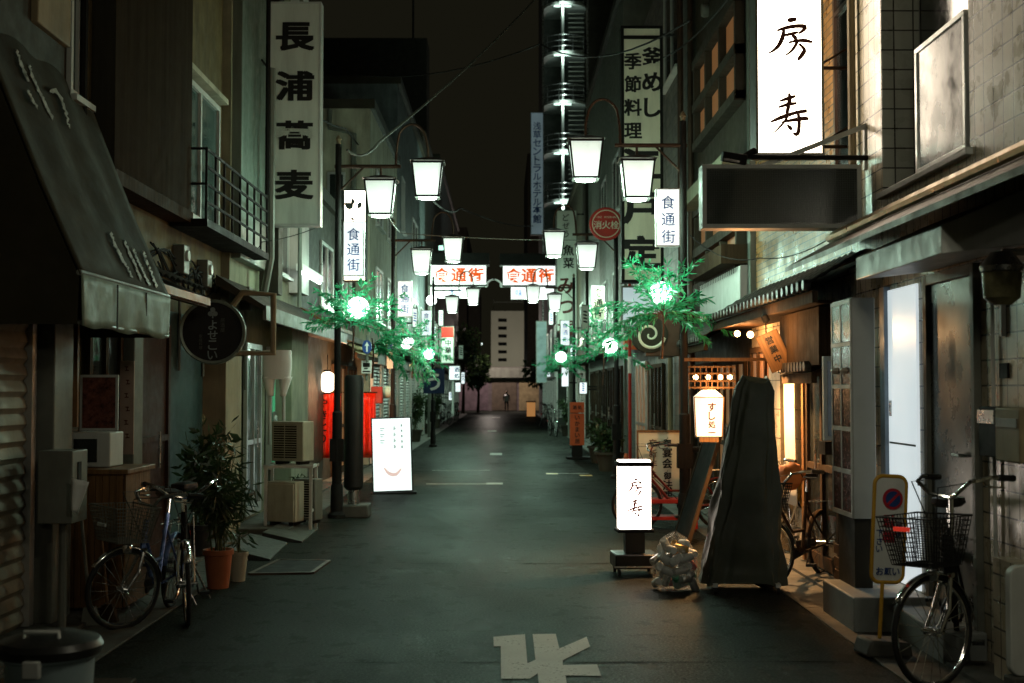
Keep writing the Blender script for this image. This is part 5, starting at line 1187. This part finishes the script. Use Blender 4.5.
        if reflector:
            MB().box(-.055,.055,-.008,.008,-.012,.012).build('reflector', em('reflector_glow', (1,.06,.03), .30, (.8,.05,.03)), o).location = T(Vector((x1+.045,0,z1-.06)))  # light thrown back by the reflector is painted as a red glow
            o.children[0].rotation_euler = (0,0,steer+R(90))
        else:
            q = MB().obox((0,0,0), (.012,.11,.022)).build('badge', m_lgrey, o); q.location = T(Vector((x1+.03,0,z0+.12))); q.rotation_euler = (0,0,steer)
        MB().lathe([(.001,-.03),(.035,-.03),(.04,.02),(.03,.04),(.001,.045)], 14, tuple(T(Vector((sx+.12,0,.60*k)))), 'x').build('headlamp', m_chrome, t)
    return t
# angle: local +x is the front; camera looks along +y
def gp(px, py): q = G(px, py); return (q.x, q.y, 0)
a = gp(131, 631)
def bike_at(lab, px, py, ang, **kw):
    # put the front wheel's ground contact at a pixel
    r = kw.get('r', .3); hx = 1.02*(r/.3)**.5*.5; q = G(px, py); an = R(ang)
    kw.pop('_', None); return bicycle(lab, (q.x - hx*math.cos(an), q.y - hx*math.sin(an), 0), an, **kw)
bike_at('blue bicycle with grey front basket leaning by the wooden cabinet', 132, 631, -91, col=m_bluetrim, basketm=m_grey, r=.285, steer=R(-44), lean=-3)
bike_at('dark bicycle with silver headlamp parked right behind the blue bicycle', 186, 626, -77, col=m_black, basketm=m_black, r=.30, steer=R(4), basket=False, lean=2)
bike_at('black bicycle with wire basket and red reflector nearest on the right', 953, 690, -112, col=m_black, basketm=m_blackp, r=.32, steer=R(-38), reflector=True, lean=3, hd=1.1)
bike_at('yellow framed bicycle with rear to the camera at the warm entrance', 797, 557, 98, col=m_yellow, basketm=m_black, r=.30, steer=R(18), rearm=m_yellow, lean=-2)
bike_at('black bicycle with loaded wire basket between tarpaulin and yellow bicycle', 775, 588, -128, col=m_darkwood, basketm=m_black, r=.29, steer=R(-25), lean=3)
bike_at('red bicycle standing sideways behind the lit floor sign', 637, 530, 184, col=M('dark_red_paint', (.14,.015,.012), .4), basketm=m_black, r=.31, basket=False)
bike_at('far bicycle leaning at the right kerb beside the floor lantern', 548, 425, 75, col=m_steel, basketm=m_steel, r=.32)
bike_at('far dark bicycle at the right kerb before the shrub planter', 556, 437, -80, col=m_black, basketm=m_steel, r=.32)
bike_at('far bicycle leaning at the left kerb beyond the shrubs', 449, 425, -70, col=m_steel, basketm=m_steel, r=.32)
bike_at('farthest bicycle parked at the left kerb beyond the shrubs', 455, 421, 100, col=m_black, basketm=m_black, r=.32)
o = MB().ball((0,0,0), .13, 14, 9, .9, .12).build('cloth_bundle', M('orange_bag', (.5,.17,.05), .7)); o.location = W(790, 476, 11.4); tag(o, 'crumpled orange bag lying in a bicycle basket', 'bag')

# ------------------------------------------------------------------ left kerb clutter
t = thing('cabinet', 'slatted wooden cabinet with flat top behind the blue bicycle', 'cabinet', (-3.12, 9.75, 0))
cb = MB()
for i in range(9): cb.box(-.22+i*.052,-.22+i*.052+.048,-.012,0,.06,1.06)
for i in range(13): cb.box(.25,.262,.01+i*.052,.058+i*.052,.06,1.06)
cb.build('slats', m_wood, t); MB().box(-.22,.249,.001,.68,.05,1.06).build('body', m_darkwood, t); MB().box(-.26,.29,-.04,.72,1.062,1.10).build('top', m_wood, t, bevel=.006)
t = thing('microwave', 'small grey appliance with dark window on the wooden cabinet', 'appliance', (-3.2, 9.95, 1.102)); MB().box(-.16,.16,0,.35,0,.27).build('case', m_lgrey, t, bevel=.01); MB().box(-.12,.06,-.006,-.001,.04,.22).build('pane', m_glass, t)
t = thing('picture_frame', 'leaning framed picture of red bottles above the appliance', 'picture', (-3.2, 10.15, 1.38)); MB().box(-.14,.16,-.01,.01,0,.44).build('frame', m_lgrey, t); MB().box(-.12,.14,-.014,-.011,.02,.42).build('print', M('bottle_print', (.14,.05,.035), .3, var=.9, vs=22), t)
t = thing('meter_box', 'grey metal meter box on a stand beside the roller shutter', 'meter box', (-3.05, 8.95, 0)); MB().box(-.15,.09,-.1,.22,.78,1.28).build('box', m_grey, t, bevel=.008); MB().box(.091,.097,.0,.07,.92,1.20).build('slot', m_black, t); MB().tube([(-.02,.05,0),(-.02,.05,.78)], .03).build('post', m_grey, t)
o = MB().grid(lambda u, v: (.0+.12*u*(.35+.65*v) , -.01*math.sin(u*6), -.22*(1-v)-.03*u), 6, 6).build('paper_sheet', m_white, None, solid=.002); o.location = (-2.95, 8.80, 1.10); tag(o, 'white paper hanging from the grey meter box', 'paper')
t = thing('wooden_signboard', 'narrow orange brown wooden board with dark cutouts on the left wall', 'sign', (-3.3, 9.7, 0)); MB().box(-.05,.09,-.02,.02,1.42,2.24).build('board', m_wood, t); MB().box(-.0,.05,-.026,-.021,1.72,1.95).box(-.0,.05,-.026,-.021,2.1,2.22).build('cutout', m_black, t)
t = thing('paper_strip', 'pinkish vertical paper strip with faded writing on the left entrance', 'poster', (-3.22, 11.0, 0)); MB().box(-.06,.06,-.01,.01,1.15,1.95).build('paper', M('pink_paper', (.35,.24,.19), .7), t); mb = MB()
for i in range(6): brush(mb, [[(50,30,16),(110,34,20)],[(80,20,14),(86,90,18)],[(56,96,14),(124,90,18)]], .01*(i % 2), 1.87-.115*i, .09, -.0125)
mb.build('lettering', m_inkbrown, t)
for i, (x, y, l, lb) in enumerate(((-2.96,9.3,1.0,'grey mop handle leaning below the meter box'),(-2.87,9.42,.8,'brown broom stick leaning beside the cabinet'))):
    t = thing('broom', lb, 'broom', (x, y, 0), ry=R(-6)); MB().tube([(0,0,.1),(0,0,l)], .013).build('handle', m_wood if i else m_grey, t); MB().prism([(-.07,0),(.07,0),(.04,.14),(-.04,.14)], 'y', -.025, .025).build('head', m_darkwood if i else m_grey, t)
p = W(213, 332, 13.4); t = thing('round_sign', 'round black box sign with pale hiragana in a grey green ring', 'sign', p, R(10))
MB().lathe([(.305,-.10),(.33,-.105),(.34,-.09),(.34,.09),(.33,.105),(.305,.10)], 40, (0,0,0), 'y', cap=False).build('ring', M('sign_ring', (.20,.24,.20), .35, .3, var=.2, grime=.3), t)
MB().lathe([(.001,-.085),(.304,-.085),(.304,.085),(.001,.085)], 40, (0,0,0), 'y').build('face', m_ink, t)
mt = M('dim_blue_letter', (.22,.27,.27), .6)
vtext(t, 'よせこい', .0, .12, .10, .105, -.089, mt, .012); vtext(t, '居酒屋', .10, .14, .045, .05, -.089, M('dimmer_letter', (.09,.10,.09), .6), 0); vtext(t, '家庭料理', -.12, -.03, .035, .04, -.089, bpy.data.materials['dimmer_letter'], 0)
fl = MB()
for q in range(3): a = R(90+q*120); fl.lathe([(.001,-.003),(.026,-.003),(.026,.003),(.001,.003)], 12, (.0+.028*math.cos(a),-.089,.20+.028*math.sin(a)), 'y')
fl.prism([(-.008,.14),(.008,.14),(.004,.19),(-.004,.19)], 'y', -.092, -.086).build('emblem', mt, t)
MB().tube([(.2,.0,.28),(.30,0,.42),(.62,0,.40),(.62,0,-.22),(.2,0,-.22)], .035).build('pipe_bracket', m_beige, t)
# air conditioners on a rack
def aircon(lab, x, y, z, wd, ht, dp, rz=0, m=m_cream, louvre=True):
    t = thing('air_conditioner', lab, 'air conditioner', (x, y, z), rz, 'outdoor air conditioner units on the left kerb')
    MB().box(-wd/2,wd/2,0,dp,0.02,ht).build('casing', m, t, bevel=.012)
    MB().box(-wd*.42,wd*.30,-.004,-.001,ht*.10,ht*.92).build('fan_opening', m_black, t)
    if louvre:
        g = MB()
        for i in range(15): g.box(-wd*.42,wd*.30,-.016,-.0045,ht*.10+i*ht*.0565,ht*.10+i*ht*.0565+.010)
        g.box(-wd*.07,-wd*.05,-.018,-.0162,ht*.10,ht*.92).build('grille', m_cream, t)
    else: MB().box(-wd*.46,wd*.46,-.018,-.0045,ht*.05,ht*.95).build('front_panel', m, t, bevel=.006)
    for sx in (-.32,.32): MB().box(wd*sx-.03,wd*sx+.03,.02,dp-.02,-.02,.019).build('foot', m_black, t)
    return t
q = W(287, 460, 15.5); k = 15.5/F
t = thing('unit_rack', 'pale angle iron rack carrying the upper air conditioner', 'rack', (q.x+.03, 15.5, 0)); rk = MB(); zt = W(280, 463, 15.5).z
for x in (-.27,.27):
    for yy in (-.08,.36): rk.bar((x,yy,0),(x,yy,zt-.022),.035,.035)
for yy in (-.08,.36): rk.bar((-.3,yy,zt-.04),(.3,yy,zt-.04),.04,.036)
for x in (-.27,.27): rk.bar((x,-.06,zt-.045),(x,.34,zt-.045),.034,.03); rk.bar((x,-.06,.25),(x,.34,.25),.03,.03)
rk.build('frame', m_lgrey, t)
aircon('upper air conditioner on the angle iron rack', q.x, 15.5, zt, .44, .50, .26, R(-22)); aircon('lower boxy cream air conditioner under the rack', q.x-.06, 15.42, .10, .40, .50, .22, R(-20), m_cream, False); aircon('second lower air conditioner squeezed behind the cream one', q.x+.19, 15.62, .10, .30, .52, .2, R(-20), m_grey)
struct('kerb', MB().box(-3.2,-2.5,15.1,16.1,.0,.075), m_conc, bevel=.01)
q = W(277, 372, 15.9); t = thing('duct_cover', 'white plastic two legged pipe cover above the air conditioners', 'pipe cover', q)
def leg(s): 
    return MB().grid(lambda u, v: ((s*(.02+.085*(1-v*.35)) + (.085-.05*v)*math.cos(u*math.tau)), (.07-.03*v)*math.sin(u*math.tau), -.06-.24*v), 16, 6)
o = MB().grid(lambda u, v: ((.17+.01*math.sin(v*3))*math.copysign(abs(math.cos(u*math.tau))**.6, math.cos(u*math.tau)), .075*math.copysign(abs(math.sin(u*math.tau))**.6, math.sin(u*math.tau)), -.09+.36*v), 32, 6).build('cover', m_white, t)
for s in (-1, 1): leg(s).build('leg', m_white, t, solid=.003); MB().tube([(s*.085,0,-.28),(s*.09,0,-.9)], .022).build('pipe', m_lgrey, t)
# rubbish bin
p = W(50, 646, 5.4); t = thing('rubbish_bin', 'grey blue plastic rubbish bin with black lid in the near left corner', 'bin', (p.x, 5.4, 0)); zr = p.z
MB().lathe([(.13,.0),(.15,.02),(.18,zr-.05),(.195,zr-.04),(.195,zr),(.18,zr)], 28).build('body', M('blue_grey_plastic', (.22,.29,.30), .4, var=.2), t)
MB().lathe([(.205,zr-.03),(.215,zr+.005),(.20,zr+.03),(.12,zr+.055),(.001,zr+.06)], 28).build('lid', m_blackp, t)
MB().tube([(-.07,-.1,zr+.05),(-.07,-.1,zr+.075),(.07,-.1,zr+.075),(.07,-.1,zr+.05)], .010).build('handle', m_lgrey, t); MB().box(-.035,.035,-.225,-.19,zr-.09,zr-.02).build('clip', m_lgrey, t, bevel=.006)
t = thing('plank', 'dark board lying across the kerb behind the rubbish bin', 'board', (-2.6, 7.0, 0)); MB().box(-.9,.55,-.12,.25,.0,.09).build('board', m_darkwood, t, bevel=.008)
# street level fluorescent housing on the left wall
t = thing('tube_light', 'slanting white fluorescent tube fitting on the left wall above the canopy', 'lamp', (-3.06, 19.2, 3.5)); MB().box(-.05,.05,0,2.2,0,.10).build('housing', m_white, t); MB().tube([(.0,.05,-.02),(.0,2.15,-.02)], .022).build('tube', m_tubecool, t)

# ------------------------------------------------------------------ right kerb
b = G(884, 655); t = thing('no_parking_sign', 'yellow framed no parking stand sign in a concrete foot by the step', 'sign', (b.x, b.y, 0), R(8), ry=R(3))
def rr(hw, z0, z1, r, n=6):
    o = []
    for cx, cz, a0 in ((hw-r,z1-r,0),(-hw+r,z1-r,90),(-hw+r,z0+r,180),(hw-r,z0+r,270)):
        for i in range(n+1): a = R(a0+90*i/n); o.append((cx+r*math.cos(a), cz+r*math.sin(a)))
    return o
MB().prism(rr(.105,.47,1.14,.05), 'y', -.005, .005).build('panel', m_white, t)
MB().tube([(x,0,z) for x, z in rr(.108,.465,1.145,.055)], .013, 8, True).tube([(-.03,0,.46),(-.035,0,.10)], .013).build('frame', m_yellow, t)
MB().lathe([(.001,-.003),(.068,-.003),(.068,.003),(.001,.003)], 28, (.015,-.009,1.0), 'y').build('red_ring', m_inkred, t); MB().lathe([(.001,-.003),(.050,-.003),(.050,.003),(.001,.003)], 28, (.015,-.0125,1.0), 'y').build('blue_disc', m_bluebox, t)
MB().obox((.015,-.0165,1.0), (.105,.003,.016), (0,R(-45),0)).build('red_bar', m_inkred, t)
vtext(t, '駐輪', .0, .90, .085, .095, -.009, m_inkred, .03); vtext(t, 'ご遠慮', .062, .89, .04, .05, -.009, m_bluebox, .01); vtext(t, '下さい', -.065, .80, .045, .05, -.009, m_bluebox, .01); htext(t, 'お願い', 0, .535, .05, .055, -.009, m_bluebox, .015)
MB().prism([(-.17,0),(.15,0),(.13,.10),(-.14,.11)], 'y', -.12, .12).build('foot', m_conc, t, bevel=.02)
t = thing('mailbox', 'dark brown wall mailbox beside the steel door', 'mailbox', (2.9, 7.66, 1.30)); MB().box(0,.097,-.14,.14,0,.30).build('body', m_black, t, bevel=.008); MB().box(-.012,-.001,-.13,.13,.20,.28).build('flap', m_steel, t)
t = thing('mailbox', 'beige wall mailbox nearest the picture edge', 'mailbox', (2.86, 7.26, 1.29)); MB().box(0,.137,-.18,.18,0,.31).build('body', m_beige, t, bevel=.012); MB().box(-.008,-.001,-.15,.15,.20,.25).build('flap', m_grey, t)
t = thing('wall_lamp', 'unlit glass wall lamp with a curved hood on the tiled wall', 'lamp', (2.82, 7.2, 2.18)); MB().lathe([(.05,.0),(.10,.04),(.11,.18),(.09,.2),(.001,.2)], 18).build('glass', M('smoky_glass', (.16,.15,.08), .12, .2, var=.5, vs=9), t); MB().lathe([(.115,.19),(.12,.22),(.06,.30),(.001,.31)], 18).tube([(0,0,.3),(.18,0,.3)], .02).build('hood', m_steel, t)
t = thing('plastic_ramp', 'rounded pale plastic kerb ramp stood on end against the tiled wall', 'kerb ramp', (2.88, 7.05, 0), R(8)); MB().prism(rr(.12,.14,.74,.06), 'y', -.03, .03).build('ramp', m_lgrey, t, bevel=.008); MB().box(-.12,.06,-.06,.06,0,.138).build('block', m_conc, t, bevel=.01)
t = thing('crate', 'wooden crate with cans beside the photo menu box', 'crate', (2.66, 9.1+.9, .25+.0)); cr = MB()
t.location = (2.72, 9.93, .0)
for z in (.02,.12,.22,.32,.42): cr.box(-.10,.14,-.012,0,z,z+.075).box(-.112,-.10,0,.2,z,z+.075)
cr.box(-.10,.14,0,.2,.0,.02).build('slats', m_wood, t)

# ------------------------------------------------------------------ cables
def cable(lab, pts, r=.008, m=None, sag=.0):
    P = [W(*p) for p in pts]; out = []
    for a, b in zip(P[:-1], P[1:]):
        for i in range(10):
            u = i/10; out.append(a.lerp(b, u) - Vector((0,0,sag*4*u*(1-u))))
    out.append(P[-1]); tag(MB().tube(out, r, 5).build('overhead_cable', m or m_black), lab, 'cable')
cable('bright rope like cable rising from the first left lamp pole into the sky', [(347,150,17),(378,143,18),(545,-12,28)], .018, m_grey, .12)
cable('thin cable sagging between the left lamp and the far hotel sign', [(423,190,17.5),(460,208,40),(533,226,70)], .02, m_black, .2)
cable('thin cable crossing from the left pole to the hydrant sign', [(400,233,25.6),(611,240,24.6)], .008, m_grey, .05)
cable('thin wire hanging across the brick wall below the dark box sign', [(690,235,15),(760,258,13.2),(860,215,10.9)], .006, m_black, .12)
rnd = random.Random(3); lb = MB()
for q in range(9):
    y0 = 12.0 + rnd.uniform(0,.6); p = Vector((-3.34, y0, 2.98+rnd.uniform(-.05,.12))); pts = []
    for i in range(22):
        u = i/21; pts.append((-3.36+.03*math.sin(u*9+q), y0 + u*(2.6+.3*math.sin(q)), 3.0 + .09*math.sin(u*(7+q)+q*2) - .22*math.sin(math.pi*u)*(q % 3)*.5 + rnd.uniform(-.015,.015)))
    lb.tube(pts, .010, 5)
for q in range(3):
    c = (13.4+.25*q, 2.88-.05*q); lb.tube([(-3.33+.01*q, c[0]+.15*math.cos(a*.4), c[1]+.17*math.sin(a*.4)) for a in range(16)], .010, 5, True)
tag(lb.build('cable_bundle', m_black), 'tangled black cables hanging on the ochre wall above the left tiled canopy', 'cables')
cable('thin wire along the left wall below the noodle sign', [(250,255,16.2),(262,242,16.4),(320,226,17.4)], .006, m_black, .03)
cable('wire from the first left lantern down to the second left pole', [(387,214,17.1),(400,232,25.5)], .010, m_grey, .03)
def arclamp(lab, px, py):
    Y = 170; c = W(px, py, Y); t = thing('far_street_lamp', lab, 'street lamp', (c.x, Y, 0)); MB().tube([(-2.5,0,0),(-2.5,0,c.z+.4),(0,0,c.z+.5)], .09, 6).build('pole', m_black, t)
    MB().ball((0,0,c.z), .8, 12, 7, .42).build('lamp_head', em('road_lamp_glass', (.85,1,.95), 2.2), t)
arclamp('far road lamp left of the beige slab, upper of two', 472.5, 324.5); arclamp('far road lamp left of the beige slab, lower of two', 476.5, 344)
arclamp('tiny far road lamp lowest at the end of the street', 467, 363)
# ------------------------------------------------------------------ far pedestrian
def person(lab, px, Y, h):
    k = h/1.7; t = thing('person', lab, 'person', (W(px, 400, Y).x, Y, 0))
    vs = [(0,0,.92),(0,0,1.12),(0,0,1.36),(0,0,1.47),(0,-.02,1.60),(0,-.01,1.70),(.09,0,.88),(.11,-.06,.48),(.12,.03,.06),(.12,-.12,.03),(-.09,0,.88),(-.10,.09,.48),(-.10,.22,.08),(-.10,.10,.02),
          (.19,0,1.38),(.25,.02,1.12),(.24,-.08,.90),(-.19,0,1.38),(-.25,.02,1.12),(-.24,-.08,.90)]
    es = [(0,1),(1,2),(2,3),(3,4),(4,5),(0,6),(6,7),(7,8),(8,9),(0,10),(10,11),(11,12),(12,13),(2,14),(14,15),(15,16),(2,17),(17,18),(18,19)]
    rs = [.14,.14,.15,.055,.095,.07,.085,.06,.04,.035,.085,.06,.04,.035,.06,.045,.035,.06,.045,.035]
    me = bpy.data.meshes.new('body'); me.from_pydata([tuple(Vector(v)*k) for v in vs], es, []); o = bpy.data.objects.new('body', me); COL.objects.link(o); o.parent = t
    me.materials.append(M('walker_skin_and_trousers', (.05,.045,.05), .8)); m = o.modifiers.new('skin', 'SKIN')
    for sv, r in zip(me.skin_vertices[0].data, rs): sv.radius = (r*k, r*k)
    me.skin_vertices[0].data[0].use_root = True; s = o.modifiers.new('sub', 'SUBSURF'); s.levels = 1; s.render_levels = 1
    MB().lathe([(.165*k,.88*k),(.185*k,1.05*k),(.20*k,1.32*k),(.12*k,1.43*k),(.07*k,1.46*k)], 14).build('shirt', M('pale_shirt', (.5,.5,.5), .8), t)
    MB().ball((0,.02*k,1.67*k), .11*k, 10, 7, .8).build('hair', m_ink, t)
    hd = MB().ball((0,-.03*k,1.60*k), .095*k, 10, 8, 1.15).build('face', M('face_skin', (.35,.22,.15), .6), t)
person('distant person in a pale shirt walking at the end of the street', 506.5, 98, 1.62)

cable('dark power cable high across the street from the brick building to the left roofs', [(690,20,16),(540,44,24),(330,70,30)], .014, m_black, .35)
cable('second dark power cable running along the right roofs into the distance', [(735,-10,14),(650,60,25),(600,150,50)], .014, m_black, .2)
cable('third dark cable along the left facades above the lanterns', [(262,60,16.5),(345,128,26),(420,205,55)], .014, m_black, .2)
